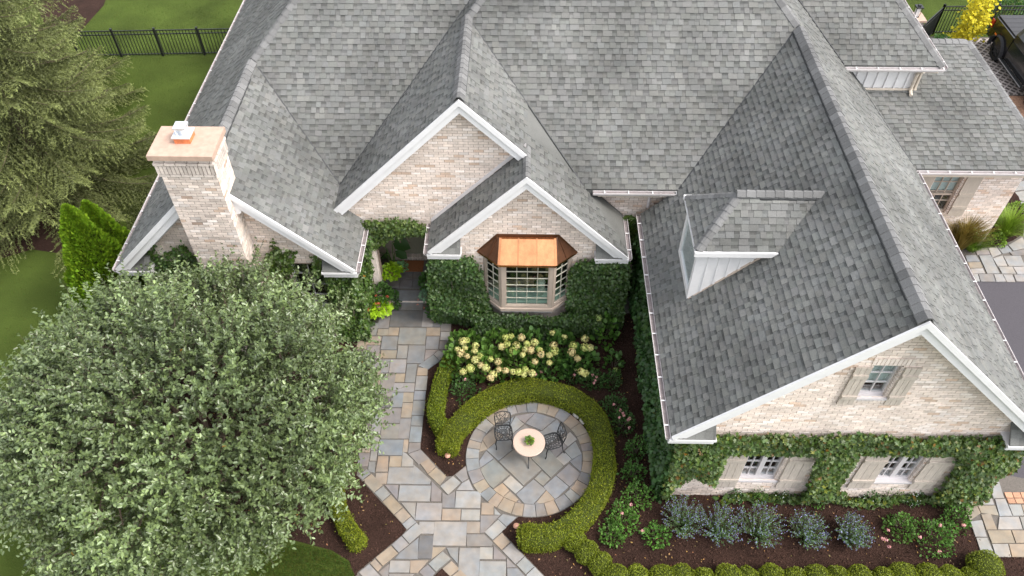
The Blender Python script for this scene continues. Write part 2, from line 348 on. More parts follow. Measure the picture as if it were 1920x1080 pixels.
for pts, c in (([(552,48),(710,190),(700,230),(540,230)],'l'),([(292,235),(415,235),(410,375)],'p'),([(715,200),(805,288),(800,385),(710,385)],'p'),([(812,300),(860,328),(928,292),(925,443),(810,440)],'p'),
 ([(1050,185),(1095,283),(938,283),(985,222)],'w'),([(440,395),(575,395),(565,550)],'l'),([(1155,510),(1330,510),(1190,665),(1152,670)],'p'),([(1280,440),(1340,505),(1280,505)],'w'),
 ([(1030,680),(1190,677),(1268,755),(1255,788),(1030,786)],'p'),([(425,850),(600,708),(592,903),(385,900)],'g'),([(725,795),(842,795),(810,832),(712,905)],'t'),([(850,800),(957,797),(950,945),(880,868)],'g'),
 ([(1275,780),(1385,885),(1385,905),(1272,905)],'p'),([(1392,892),(1480,977),(1392,980)],'p'),([(1395,985),(1490,985),(1600,1100),(1395,1100)],'g'),([(522,915),(690,912),(590,1028),(520,1030)],'t'),([(330,1035),(560,1035),(500,1110),(330,1110)],'p'),([(238,1020),(335,942),(325,1100),(300,1090)],'p'),
 ([(610,40),(690,0),(755,70),(680,135)],'t'),([(682,140),(757,75),(850,160),(790,240)],'t'),([(792,247),(910,155),(980,217),(862,325)],'w'),([(925,145),(1025,65),(1045,178),(990,213)],'p'),
 ([(50,155),(135,90),(165,130),(90,190)],'g'),([(95,195),(175,135),(275,235),(195,305)],'t'),([(200,307),(280,245),(345,317),(270,382)],'l'),([(272,387),(350,322),(455,435),(375,503)],'t'),([(380,507),(460,440),(530,515),(450,583)],'t'),([(452,588),(532,520),(580,570),(490,638)],'l'),
 ([(450,690),(580,574),(650,645),(515,765)],'l'),([(355,775),(445,695),(515,770),(420,845)],'l'),([(210,890),(350,780),(415,850),(275,965)],'t'),([(160,940),(205,900),(270,970),(230,1015)],'t'),([(60,1020),(155,945),(255,1056),(160,1130)],'l'),
 ([(685,945),(815,832),(890,897),(755,1015)],'l'),([(600,1020),(680,950),(750,1025),(680,1090)],'p'),([(810,990),(895,917),(970,990),(880,1060)],'t'),([(885,1067),(975,995),(1060,1080),(970,1150)],'t'),
 ([(1190,660),(1315,545),(1390,617),(1265,730)],'w'),([(1310,540),(1360,495),(1480,525),(1390,612)],'l'),([(1265,740),(1350,665),(1425,747),(1345,820)],'t'),([(1350,827),(1430,757),(1550,875),(1470,950)],'l'),([(1478,952),(1555,880),(1640,967),(1560,1040)],'l'),([(1565,1047),(1645,972),(1750,1080),(1680,1150)],'w')):
    stone(path, quad(ZC, pts), c)
dia = tag(sheet('mulch_bed', g2([(814,1082),(829,1067),(846,1084),(835,1110)]), .044, m_mulch), kind='structure')

# ---- round patio
PCX, PCY, PRO, PRI = 0.31, 10.07, 1.62, 1.30
patio = tag(sheet('round_patio', [(PCX + (PRO+.01)*math.cos(a), PCY + (PRO+.01)*math.sin(a)) for a in np.linspace(0, 2*math.pi, 72, endpoint=False)], .022, m_joint), kind='structure')
a0 = .12; a = a0
ring = 'ptttgttgplttwptlbptgtttlptgltptt'
n_ring = len(ring); ws = np.array([random.uniform(.8, 1.25) for _ in ring]); ws = ws / ws.sum() * 2 * math.pi
for c, w in zip(ring, ws):
    ks = np.linspace(a + .003, a + w - .003, 4)
    pts = [(PCX + PRO*math.cos(k), PCY + PRO*math.sin(k)) for k in ks] + [(PCX + PRI*math.cos(k), PCY + PRI*math.sin(k)) for k in ks[::-1]]
    stone(patio, pts, c, .022, .046, gap=.002); a += w
ZP = lambda x, y: (860 + x/4.5, 740 + y/4.5)
def clip_circle(poly, cx, cy, r):
    out = [tuple(p) for p in poly]
    for k in range(40):
        t = 2*math.pi*k/40; nx, ny = math.cos(t), math.sin(t); res = []
        for i in range(len(out)):
            p, q = out[i], out[(i+1) % len(out)]
            dp = (p[0]-cx)*nx + (p[1]-cy)*ny - r; dq = (q[0]-cx)*nx + (q[1]-cy)*ny - r
            if dp <= 0: res.append(p)
            if dp * dq < 0: s = dp/(dp-dq); res.append((p[0]+(q[0]-p[0])*s, p[1]+(q[1]-p[1])*s))
        out = res
        if len(out) < 3: return []
    ded = [out[0]]
    for p in out[1:]:
        if math.dist(p, ded[-1]) > .02: ded.append(p)
    return ded
for pts, c in (([(338,562),(505,430),(700,630),(545,765)],'o'),([(610,537),(742,432),(885,600),(778,702)],'o'),([(130,660),(300,540),(430,670),(290,790)],'o'),([(232,465),(385,345),(500,426),(335,558)],'g'),
 ([(150,590),(232,470),(298,537),(150,640)],'g'),([(372,740),(438,677),(545,775),(480,838)],'w'),([(285,800),(370,742),(430,808),(365,870)],'t'),([(365,872),(432,812),(505,882),(455,935)],'t'),([(482,840),(632,712),(740,802),(610,945),(575,945)],'g'),
 ([(637,710),(702,642),(775,705),(710,770)],'o'),([(712,777),(820,682),(930,775),(815,885)],'b'),([(822,680),(930,582),(1040,675),(935,775)],'p'),([(820,537),(890,477),(955,545),(887,598)],'w'),([(892,475),(985,392),(1040,500),(957,545)],'l'),([(655,905),(742,805),(815,885),(720,945)],'t'),
 ([(862,382),(940,312),(1000,375),(920,440)],'w'),([(745,432),(860,385),(918,437),(820,532)],'p'),([(470,180),(650,150),(555,240)],'p'),([(562,242),(650,150),(820,205),(700,302)],'g'),([(400,320),(480,180),(553,245),(452,332)],'l'),([(455,335),(557,250),(640,310),(510,425),(390,345)],'p'),
 ([(702,305),(830,205),(900,310),(742,428),(645,310)],'g'),([(195,370),(290,290),(380,345),(245,455)],'t'),([(150,490),(195,375),(245,455),(235,465)],'t'),([(180,690),(290,795),(280,860),(160,700)],'p'),([(935,560),(1040,500),(1040,660),(960,590)],'g'),([(300,300),(470,180),(395,340)],'g'),([(462,935),(508,888),(560,945)],'p'),([(617,945),(660,900),(720,945)],'p'),([(938,780),(1040,680),(1000,800),(900,900)],'p')):
    q = clip_circle(quad(ZP, pts, .046), PCX, PCY, PRI - .004)
    if len(q) >= 3: stone(patio, q, c, .022, .046)

# ---- right-hand walks
walk = tag(sheet('side_walk', [(11,16.30),(24,16.30),(24,19.5),(20,24),(15.3,24),(14.3,17.9),(11,17.9)], .012, m_joint), kind='structure')
side_bed = tag(sheet('mulch_bed', g2(side_bed_px), .05, m_mulch), kind='structure')
ZR = lambda x, y: (1780 + x/5.4, 360 + y/5.4)
for pts, c in (([(262,582),(390,570),(420,632),(282,635)],'p'),([(160,640),(272,636),(312,703),(180,705)],'l'),([(185,710),(318,707),(340,767),(208,770)],'t'),([(300,640),(422,636),(510,822),(385,825)],'l'),([(395,567),(480,552),(530,622),(437,662)],'w'),
 ([(487,555),(592,540),(642,602),(540,622)],'l'),([(598,535),(740,455),(800,560),(650,592)],'w'),([(610,610),(790,572),(800,640),(640,640)],'p'),([(440,668),(540,640),(592,745),(490,750)],'w'),([(547,645),(722,642),(770,750),(602,750)],'w'),([(497,755),(640,753),(680,828),(535,825)],'w'),
 ([(212,775),(342,770),(365,822),(235,825)],'w'),([(240,828),(290,828),(312,903),(270,903)],'w'),([(295,828),(445,828),(472,905),(320,905)],'p'),([(450,828),(540,828),(578,905),(477,907)],'w'),([(545,832),(640,832),(672,908),(582,908)],'w'),([(645,756),(775,752),(800,828),(690,830)],'w'),([(650,835),(800,832),(840,903),(680,905)],'l'),
 ([(665,0),(800,-20),(830,120),(712,80)],'w'),([(712,85),(830,125),(840,300),(758,290)],'l'),([(755,300),(840,310),(850,440),(748,440)],'w'),([(640,-10),(660,-100),(800,-120),(800,-30)],'l')):
    stone(walk, quad(ZR, pts), c, .012, .040)
corner = tag(sheet('corner_walk', g2([(1800,915),(1843,1045),(1990,1045),(1960,905),(1880,890)]), .012, m_joint), kind='structure')
ZQ = lambda x, y: (1760 + x/4.906, 860 + y/4.906)
for pts, c in (([(225,400),(320,345),(345,420),(238,425)],'t'),([(325,345),(450,250),(515,422),(350,422)],'w'),([(470,255),(555,200),(605,362),(505,365)],'w'),([(518,370),(613,367),(682,527),(560,527)],'w'),([(643,420),(758,420),(790,524),(685,526)],'w'),([(360,430),(522,430),(555,522),(390,500)],'t'),
 ([(238,430),(355,430),(388,500),(285,570),(270,520)],'t'),([(390,510),(480,505),(540,652),(440,652)],'t'),([(557,532),(740,532),(777,650),(545,650)],'w'),([(745,532),(860,532),(890,650),(782,650)],'l'),([(290,575),(400,562),(445,720),(338,717)],'w'),([(445,657),(665,657),(707,775),(490,778)],'t'),
 ([(672,657),(860,657),(890,775),(712,775)],'t'),([(345,725),(448,725),(525,903),(403,903)],'w'),([(490,782),(640,782),(670,903),(530,903)],'w'),([(645,782),(860,782),(890,903),(677,903)],'t'),([(762,422),(870,422),(890,524),(795,526)],'t')):
    stone(corner, quad(ZQ, pts), c, .012, .040)
for r, (y0, y1, o) in enumerate(((308,360,0),(364,410,22))):
    for k in range(5):
        x0 = 603 + o + k*74; b = quad(ZQ, [(x0, y0),(x0+70, y0),(x0+90, y1),(x0+20, y1)], .04)
        q = shrink(b, .006); mb = MB(); mb.prism([(x, y, .012) for x, y in q], (0, 0, .028), (random.uniform(.85,1.15),)*3); mb.build('brick_paver', m_paver, corner)

# ---- parking court: open lattice pavers and clay pavers
for i in range(26):
    for j in range(14):
        x0 = 17.0 + j*.30; y0 = 26.0 + i*.155 if i < 26 else 0
        if x0 > 19.9: continue
        mb = MB(); t = random.uniform(.9, 1.08); o = .15 if i % 2 else 0
        mb.bar((x0+o, y0, .022), (x0+o+.15, y0+.155, .022), .055, .03, t=t); mb.bar((x0+o+.15, y0, .022), (x0+o, y0+.155, .022), .055, .029, t=t)
        mb.build('lattice_paver', m_conc, court)
for i in range(18):
    for j in range(8):
        x0 = 17.5 + j*.215 + (.1 if i % 2 else 0); y0 = 23.9 + i*.112
        mb = MB(); mb.box(x0, y0, .006, x0+.205, y0+.102, .03, random.uniform(.8, 1.15)); mb.build('brick_paver', m_paver, court)

# ---- loose ground cover
def scatter_in(poly, n):
    p = np.array(poly); lo, hi = p.min(0), p.max(0); out = []
    while sum(map(len, out)) < n:
        q = rng.uniform(lo, hi, (n, 2)); out.append(q[inpoly(q, poly)])
    return np.concatenate(out)[:n]
q = scatter_in(bed_pts, 30000); q = q[~inpoly(q, [tuple(v.co[:2]) for v in path.data.vertices]) & (np.hypot(q[:,0]-PCX, q[:,1]-PCY) > 1.66)]
n = len(q); P3 = np.c_[q, U(.012, .03, n)]
tint = np.repeat(U(.35, 1.5, n)[:, None], 3, 1)
fall = rng.random(n) < .075; tint[fall] = np.c_[U(5, 8, fall.sum()), U(6, 9, fall.sum()), U(3, 6, fall.sum())] * .85
tag(leafmesh('mulch_chips', RHOMB, P3, np.c_[rdir(n)[:, :2], U(-.2,.5,n)], np.c_[rng.normal(0,.4,(n,2)), np.ones(n)], U(.03,.075,n), tint, m_chip, width=.6),
    'brown bark chips strewn over the front garden bed', 'mulch', kind='stuff')
areas = [(scatter_in([(-27,6),(-9.5,6.5),(-10.5,14),(-9.9,18),(-9.9,46),(-34,46)], 62000), 1), (scatter_in(g2([(470,1100),(470,1040),(560,1022),(620,1034),(655,1056),(668,1090)]), 7000), 1)]
q = np.concatenate([a for a, _ in areas]); q = q[~inpoly(q, [tuple(v.co[:2]) for v in spruce_bed.data.vertices]) & ~inpoly(q, [tuple(v.co[:2]) for v in far_bed.data.vertices]) & ~inpoly(q, bed_pts)]; n = len(q)
tag(leafmesh('lawn_grass', BLADE, np.c_[q, np.zeros(n)], np.c_[rng.normal(0,.6,(n,2)), np.ones(n)], rdir(n), U(.04,.075,n), np.c_[U(.6,1.3,n), U(.7,1.25,n), U(.5,1.2,n)], m_grass, width=2.2),
    'short mown green grass on the lawns left of the house', 'grass', kind='stuff')
# ================================================================== HOUSE
house = thing('brick_house', 'whitewashed brick house with steep grey shingle roofs, white gables and a copper bay', 'house')
V3 = Vector
def clip_convex(poly, clip):
    """poly clipped by convex CCW clip, 2-D"""
    out = poly
    for i in range(len(clip)):
        a, b = clip[i], clip[(i+1) % len(clip)]; ex, ey = b[0]-a[0], b[1]-a[1]; res = []
        for j in range(len(out)):
            p, q = out[j], out[(j+1) % len(out)]
            dp = ex*(p[1]-a[1]) - ey*(p[0]-a[0]); dq = ex*(q[1]-a[1]) - ey*(q[0]-a[0])
            if dp >= 0: res.append(p)
            if dp * dq < 0: s = dp/(dp-dq); res.append((p[0]+(q[0]-p[0])*s, p[1]+(q[1]-p[1])*s))
        out = res
        if len(out) < 3: return []
    return out
def area2(p): return .5 * sum(p[i][0]*p[(i+1) % len(p)][1] - p[(i+1) % len(p)][0]*p[i][1] for i in range(len(p)))
def pxarea(pts):
    q = PX(np.array([tuple(p) for p in pts])); return abs(area2([tuple(k) for k in q]))
def visible(pts):
    q = PX(np.array([tuple(p) for p in pts])); return (q[:,0] > 0).all() and (q[:,0] < 1920).all() and (q[:,1] > 0).all() and (q[:,1] < 1080).all()

SH = []     # (size in the photo, parent, verts, faces, tint)
EXPO = .150
def slope(pts, sdir, label=None, cut=None, thick=.16, shingles=True):
    """one roof plane: slab + laminated shingle tabs. pts 3-D convex, sdir along the eave"""
    P = [V3(p) for p in pts]; s = V3(sdir).normalized()
    nn = V3((0,0,0))
    for i in range(len(P)): nn += P[i].cross(P[(i+1) % len(P)])
    nn.normalize()
    if nn.z < 0: nn = -nn
    t = nn.cross(s)
    if t.z < 0: s = -s; t = nn.cross(s)
    o = min(P, key=lambda p: p.z)
    b = MB(); b.prism([p - nn*.012 for p in P], (0, 0, -thick)); part = b.build('roof_slope', m_shingle, house)
    if label: part['label'] = label
    if not shingles: return part
    q = [((p-o).dot(s), (p-o).dot(t)) for p in P]
    tm = max(k[1] for k in q); smin = min(k[0] for k in q); smax = max(k[0] for k in q)
    qs = []
    for idx in (cut or [range(len(q))]):
        k = [q[i] for i in idx]; qs.append(k if area2(k) > 0 else k[::-1])
    r = 0
    while r*EXPO < tm:
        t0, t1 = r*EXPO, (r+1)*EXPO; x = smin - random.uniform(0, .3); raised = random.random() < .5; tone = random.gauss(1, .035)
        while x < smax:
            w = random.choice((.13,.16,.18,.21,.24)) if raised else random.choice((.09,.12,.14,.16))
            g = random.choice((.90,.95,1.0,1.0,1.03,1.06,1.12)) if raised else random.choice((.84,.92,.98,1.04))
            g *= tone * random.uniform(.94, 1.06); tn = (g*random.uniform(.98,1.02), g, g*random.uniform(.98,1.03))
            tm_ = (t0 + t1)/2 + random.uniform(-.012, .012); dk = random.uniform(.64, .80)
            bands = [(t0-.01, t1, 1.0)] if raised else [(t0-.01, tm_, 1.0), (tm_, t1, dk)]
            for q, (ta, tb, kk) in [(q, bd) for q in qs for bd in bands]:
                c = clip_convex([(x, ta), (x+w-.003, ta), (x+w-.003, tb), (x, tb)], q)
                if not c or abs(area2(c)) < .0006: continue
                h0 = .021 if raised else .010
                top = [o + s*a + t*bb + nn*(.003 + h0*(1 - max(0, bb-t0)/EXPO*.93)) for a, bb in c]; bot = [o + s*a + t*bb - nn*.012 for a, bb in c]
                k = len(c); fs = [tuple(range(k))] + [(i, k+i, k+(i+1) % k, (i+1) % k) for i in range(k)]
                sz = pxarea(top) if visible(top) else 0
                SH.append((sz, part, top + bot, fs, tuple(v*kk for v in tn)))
            x += w; raised = not raised if random.random() < .85 else raised
        r += 1
    return part
def flush_pieces(L, name, fieldname, mat, nmax=300):
    L.sort(key=lambda e: -e[0])
    for sz, part, vs, fs, t in L[:nmax]:
        b = MB(); b.add(vs, fs, t); b.build(name, mat, part)
    rest = {}
    for sz, part, vs, fs, t in L[nmax:]: rest.setdefault(part.name, (part, MB()))[1].add(vs, fs, t)
    for part, b in rest.values(): tag(b.build(fieldname, mat, part), kind='stuff')

# --- roof geometry (12:12 pitches)
F1, F2, F2b, F3 = 13.5, 15.0, 14.2, 8.76        # rake planes
W1, W2, W2b, W3 = 13.85, 15.3, 14.48, 9.1       # wall planes
def g1l(x): return 13.25 + x
def g1r(x): return -1.05 - x
def g2l(x): return 8.59 + x
def gr(x): return 5.71 - x
def g3r(x): return 7.04 - .952*(x - 7.04)
TOP = 10.0
slope([(-10.18,F1,g1l(-10.18)),(-7.15,F1,6.1),(-7.15,18.29,6.1),(-3.25,22.19,TOP),(-3.25,24,TOP),(-10.18,30.93,g1l(-10.18))], (0,1,0), 'grey shingle slope facing the spruce', cut=[(0,1,2,5),(2,3,4,5)])
slope([(-7.15,F1,6.1),(-4.15,F1,3.1),(-4.15,15.29,3.1),(-7.15,18.29,6.1)], (0,1,0), 'mottled grey shingle slope beside the chimney')
slope([(-7.15,18.29,6.1),(-4.15,15.29,3.1),(-4.0,15.29,3.1),(1.41,22.19,TOP),(-3.25,22.19,TOP)], (1,0,0), 'grey front slope between chimney gable and tall middle gable', cut=[(0,1,2,3,4)])
slope([(-5.12,F2,g2l(-5.12)),(-1.44,F2,7.15),(-1.44,18.67,7.15),(1.41,21.52,TOP),(1.41,22.19,TOP),(-5.12,15.66,g2l(-5.12))], (0,1,0), 'grey left slope of the tall middle gable', cut=[(0,1,2,5),(2,3,4,5)])
slope([(-1.44,F2,7.15),(.12,F2,5.59),(.12,17.11,5.59),(-1.44,18.67,7.15)], (0,1,0), 'grey right slope of the tall middle gable')
slope([(.12,F2b,5.59),(2.75,F2b,gr(2.75)),(2.75,15.85,gr(2.75)),(1.38,15.85,gr(1.38)),(.12,17.11,5.59)], (0,1,0), 'grey right slope above the bay window')
slope([(-2.38,F2b,5.47-2.38),(.12,F2b,5.59),(.12,W2-.01,5.59),(-2.38,W2-.01,5.47-2.38)], (0,1,0), 'dark grey left slope above the bay window')
slope([(-1.44,18.67,7.15),(1.65,15.58,4.06),(4.06,15.58,4.06),(7.04,18.56,7.04),(4.14,21.52,TOP),(1.41,21.52,TOP)], (1,0,0), 'wide grey front slope of the main roof')
slope([(3.2,F3,3.2),(7.04,F3,7.04),(7.04,18.56,7.04),(4.07,15.59,4.07),(3.2,15.59,3.2)], (0,1,0), 'dark grey left slope carrying the dormer', cut=[(0,1,2,3),(0,3,4)])
slope([(7.04,F3,7.04),(11.2,F3,g3r(11.2)),(11.2,26,g3r(11.2)),(4.0,26,g3r(4.0)),(4.0,21.46,g3r(4.0)),(7.04,18.56,7.04)], (0,1,0), 'pale grey right slope above the driveway', cut=[(0,1,2,5),(2,3,4,5)])
# right-hand back blocks
gz = lambda y: 3.1 + .4*(y - 17.7)
slope([(11.18,17.7,3.1),(15.2,17.7,3.1),(13.56,21.8,gz(21.8)),(10.0,21.8,gz(21.8)),(9.4,21.0,gz(21.0))], (1,0,0), 'low grey shingle slope over the garage')
slope([(15.2,17.7,3.1),(15.2,23.44,3.1),(13.56,21.8,gz(21.8))], (0,1,0), 'end slope of the garage roof')
slope([(13.56,21.8,gz(21.8)),(15.2,23.44,3.1),(10,23.44,3.1),(10,21.8,gz(21.8))], (1,0,0), 'rear slope of the garage roof', shingles=False)
slope([(9.15,19.9,5.05),(12.0,19.9,5.05),(8.9,23.0,8.15),(5.9,23.0,8.15)], (1,0,0), 'upper grey slope over board and batten wall')
slope([(12.0,19.9,5.05),(12.0,26.1,5.05),(8.9,23.0,8.15)], (0,1,0), 'end slope of the upper roof')
slope([(8.9,23.0,8.15),(12,26.1,5.05),(3,26.1,5.05),(5.9,23,8.15)], (1,0,0), 'rear slope of the upper roof', shingles=False)
b = MB(); b.poly([(-3.25,22.1,TOP),(4.2,21.4,TOP),(4.2,24,TOP),(-3.25,24,TOP)]); b.poly([(-3.25,24,TOP),(4.2,24,TOP),(11,31,3),(-10.18,30.93,3.07)]); b.build('rear_roof', m_shingle, house)

# --- dormer
DX, DY0, DY1, DZ = 3.88, 12.02, 13.55, 3.8
dorm = MB(); dorm.prism([(DX, DY1, DZ),(DX, DY0, DZ),(DX, DY0, 5.45),(DX, DY1, 5.45)], (1.7, 0, 0)); dm = dorm.build('dormer', m_white, house); dm['label'] = 'small hipped dormer with white board cheeks'
ez = 5.5; hx = 3.75; e0, e1_, er = 11.92, 13.68, 12.80
slope([(hx,e0,ez),(hx,e1_,ez),(hx+.88,er,ez+.88)], (0,1,0), 'front slope of the dormer')
slope([(hx,e0,ez),(5.5,e0,ez),(6.38,er,ez+.88),(hx+.88,er,ez+.88)], (1,0,0), 'near slope of the dormer')
slope([(hx,e1_,ez),(5.5,e1_,ez),(6.38,er,ez+.88),(hx+.88,er,ez+.88)], (1,0,0), 'far slope of the dormer')
for y in (e0-.03, e1_+.03):
    b = MB(); b.box(hx-.03, y-.03, ez-.12, 5.50, y+.03, ez+.005); b.build('dormer_fascia', m_white, dm)
b = MB(); b.box(hx-.025, e0, ez-.07, hx-.0, e1_, ez-.02); b.build('dormer_fascia', m_white, dm)
for k in range(6):
    x = DX + .20 + k*.235; zb = x - .02
    if zb < 5.3: b = MB(); b.box(x, DY0-.022, zb, x+.045, DY0+.01, 5.42); b.build('batten', m_white, dm)
b = MB(); b.prism([(DX-.02,DY0-.03,DX+.0),(DX+.10,DY0-.03,DX+.0),(5.42,DY0-.03,5.40),(5.30,DY0-.03,5.40)], (0,.04,0)); b.build('sill_board', m_putty, dm)
b = MB()
for y0, y1, z0, z1 in ((DY0,DY1,DZ-.02,4.02),(DY0,DY1,5.22,5.43),(DY0,DY0+.13,4.02,5.22),(DY1-.13,DY1,4.02,5.22)): b.box(DX-.05, y0, z0, DX, y1, z1)
b.build('window_frame', m_white, dm)
b = MB(); b.box(DX-.02, DY0+.13, 4.02, DX-.012, DY1-.13, 5.22); b.build('pane', m_glass, dm)

flush_pieces(SH, 'shingle', 'shingle_field', m_shingle)

# --- ridge and hip caps: one folded shingle each, overlapping
def cap_mesh(pitch_l, pitch_r, ln=.30, w=.15, th=.014):
    b = MB(); pr = []
    for k, (sg, pt) in enumerate(((-1, pitch_l), (1, pitch_r))):
        d = math.hypot(1, pt); pr.append((sg*w/d, -w*pt/d))
    pts = [pr[0], (pr[0][0]*.25, pr[0][1]*.18), (pr[1][0]*.25, pr[1][1]*.18), pr[1]]
    rows = []
    for y, lift in ((0, .040), (ln, .020)): rows.append([(x, y, z + lift) for x, z in pts]); rows.append([(x, y, z + lift - th*1.6) for x, z in pts])
    vs = rows[0] + rows[1] + rows[2] + rows[3]
    fs = [(i, i+1, 8+i+1, 8+i) for i in range(3)] + [(4+i, i+0, i+1, 4+i+1) for i in range(3)][::1] + [(0, 8, 12, 4), (3, 7, 15, 11)]
    fs = [tuple(f) for f in fs]; b.add(vs, fs, 1.0); return b
def caps(a, bb, label, expo=.2, ln=.27, w=.15, pl=1.0, pr=1.0, vent=None):
    """row of cap shingles from a (low/front end) to bb"""
    A = V3(a); B = V3(bb); d = B - A; L = d.length; d.normalize()
    run = V3((0, 0, 0)); part = bpy.data.objects.new('ridge_cap_row', None); COL.objects.link(part); part.parent = house; part['label'] = label
    x = d.cross(V3((0,0,1))).normalized(); z = x.cross(d)
    from mathutils import Matrix
    R = Matrix((x, d, z)).transposed().to_4x4()
    meshes = []
    for g in (.82,.92,1.0,1.08,1.18):
        m = cap_mesh(pl, pr, ln, w); m.t = [(g*1.0, g*.98, g*1.0)]*len(m.t); meshes.append(m.mesh('cap_shingle', m_cap))
    n = int(L/expo)
    lift = .05 if vent else 0.0
    for i in range(n):
        o = put('cap_shingle', random.choice(meshes), part); o.matrix_local = Matrix.Translation(A + d*(i*expo) + V3((random.uniform(-.004,.004),0,lift + random.uniform(0,.004)))) @ R
    if vent:
        b = MB()
        for sg in (-1, 1):
            w0 = w/math.sqrt(2) * .93
            b.prism([A + d*vent[0] + x*sg*w0*.2 + V3((0,0,.0)), A + d*vent[0] + x*sg*(w0+.015) + V3((0,0,-w0-.015)), A + d*vent[0] + x*sg*(w0+.015) + V3((0,0,-w0+.03)), A + d*vent[0] + x*sg*w0*.2 + V3((0,0,.05))], d*(vent[1]-vent[0]))
        b.build('ridge_vent', m_flash, part)
    return part
caps((-7.15,F1,6.11),(-7.15,18.25,6.11),'ridge caps of the chimney gable', w=.2, vent=(1.3,4.0))
caps((-7.15,18.29,6.1),(-3.3,22.14,9.95),'hip caps above the chimney gable', pl=.7, pr=.7, w=.17)
caps((-1.44,F2,7.16),(-1.44,18.65,7.16),'ridge caps of the tall middle gable', w=.2, vent=(.5,3.0))
caps((-1.44,18.67,7.15),(1.3,21.4,9.9),'hip caps above the tall middle gable', pl=.7, pr=.7, w=.17)
caps((7.04,F3,7.05),(7.04,18.5,7.05),'long ridge caps of the right wing', pl=1, pr=.952, w=.235, vent=(.6,9.6))
caps((7.04,18.56,7.05),(4.2,21.3,9.85),'hip caps above the right wing', pl=.7, pr=.7, w=.18)
caps((hx+.02,e0+.02,ez+.02),(hx+.86,er-.02,ez+.86),'near hip caps of the dormer', expo=.17, pl=.7, pr=.7, w=.14)
caps((hx+.02,e1_-.02,ez+.02),(hx+.86,er+.02,ez+.86),'far hip caps of the dormer', expo=.17, pl=.7, pr=.7, w=.12)
caps((hx+.83,er,ez+.89),(6.5,er,ez+.89),'ridge caps of the dormer', expo=.2, w=.15, vent=(.5,1.9))
caps((12.0,19.9,5.06),(9.0,22.9,8.06),'hip caps of the upper right roof', pl=.7, pr=.7, w=.17)
caps((15.2,17.7,3.11),(13.56,21.8,gz(21.8)+.01),'hip caps of the garage roof', pl=.3, pr=.9, w=.18)
caps((10.6,21.8,gz(21.8)+.01),(13.5,21.8,gz(21.8)+.01),'ridge caps of the garage roof', pl=.4, pr=.4, w=.16)
caps((.12,F2b,5.60),(.12,W2,5.60),'ridge caps above the bay window gable', expo=.18, w=.13)
# valley metal lines
b = MB()
for p, q in (((-7.15,18.29,6.11),(-4.6,15.74,3.56)),((-4.82,15.96,3.78),(1.3,22.08,9.9)),((-1.44,18.67,7.16),(1.6,15.63,4.12)),((7.04,18.56,7.05),(4.07,15.59,4.08)),((11.15,17.75,3.14),(9.6,20.2,4.62)),((9.15,19.9,5.07),(6.0,22.9,8.05))):
    b.bar(V3(p)+V3((0,0,.012)), V3(q)+V3((0,0,.012)), .035, .02)
b.build('valley_flashing', m_flash, house)

# --- white rakes, soffits and returns
def rake(yf, yw, xa, za, xl, zl, side):
    """white rake board from apex (xa,za) to eave (xl,zl) in plane yf, soffit back to the wall"""
    a = V3((xa, yf, za)); e = V3((xl, yf, zl)); d = (e - a).normalized(); n = V3((-d.z, 0, d.x))
    if n.z < 0: n = -n
    def board(o0, o1, y0, y1, name, m=m_white, ext=0.0):
        p = [a + n*o0, e + d*ext + n*o0, e + d*ext + n*o1, a + n*o1]
        # mitre at apex: vertical cut
        p[0] = V3((xa, 0, za + o0/max(n.z,.2))); p[3] = V3((xa, 0, za + o1/max(n.z,.2)))
        b = MB(); b.prism([V3((k.x, y0, k.z)) for k in p], (0, y1-y0, 0)); return b.build(name, m, house)
    board(-.26, -.004, yf-.005, yf+.035, 'rake_board')
    board(-.10, .012, yf-.05, yf-.005, 'rake_moulding')
    board(-.215, -.18, yf+.035, yw, 'soffit')
    board(-.36, -.215, yw-.035, yw-.013, 'frieze_board')
rake(F3, W3, 7.04, 7.04, 3.2, 3.2, -1); rake(F3, W3, 7.04, 7.04, 11.2, g3r(11.2), 1)
rake(F2b, W2b, .12, 5.59, -2.38, 3.09, -1); rake(F2b, W2b, .12, 5.59, 2.75, gr(2.75), 1)
rake(F2, W2, -1.44, 7.15, -5.12, g2l(-5.12), -1); rake(F2, W2, -1.44, 7.15, .10, 5.61, 1)
rake(F1, W1, -7.15, 6.1, -10.18, 3.07, -1); rake(F1, W1, -7.15, 6.1, -4.15, 3.1, 1)
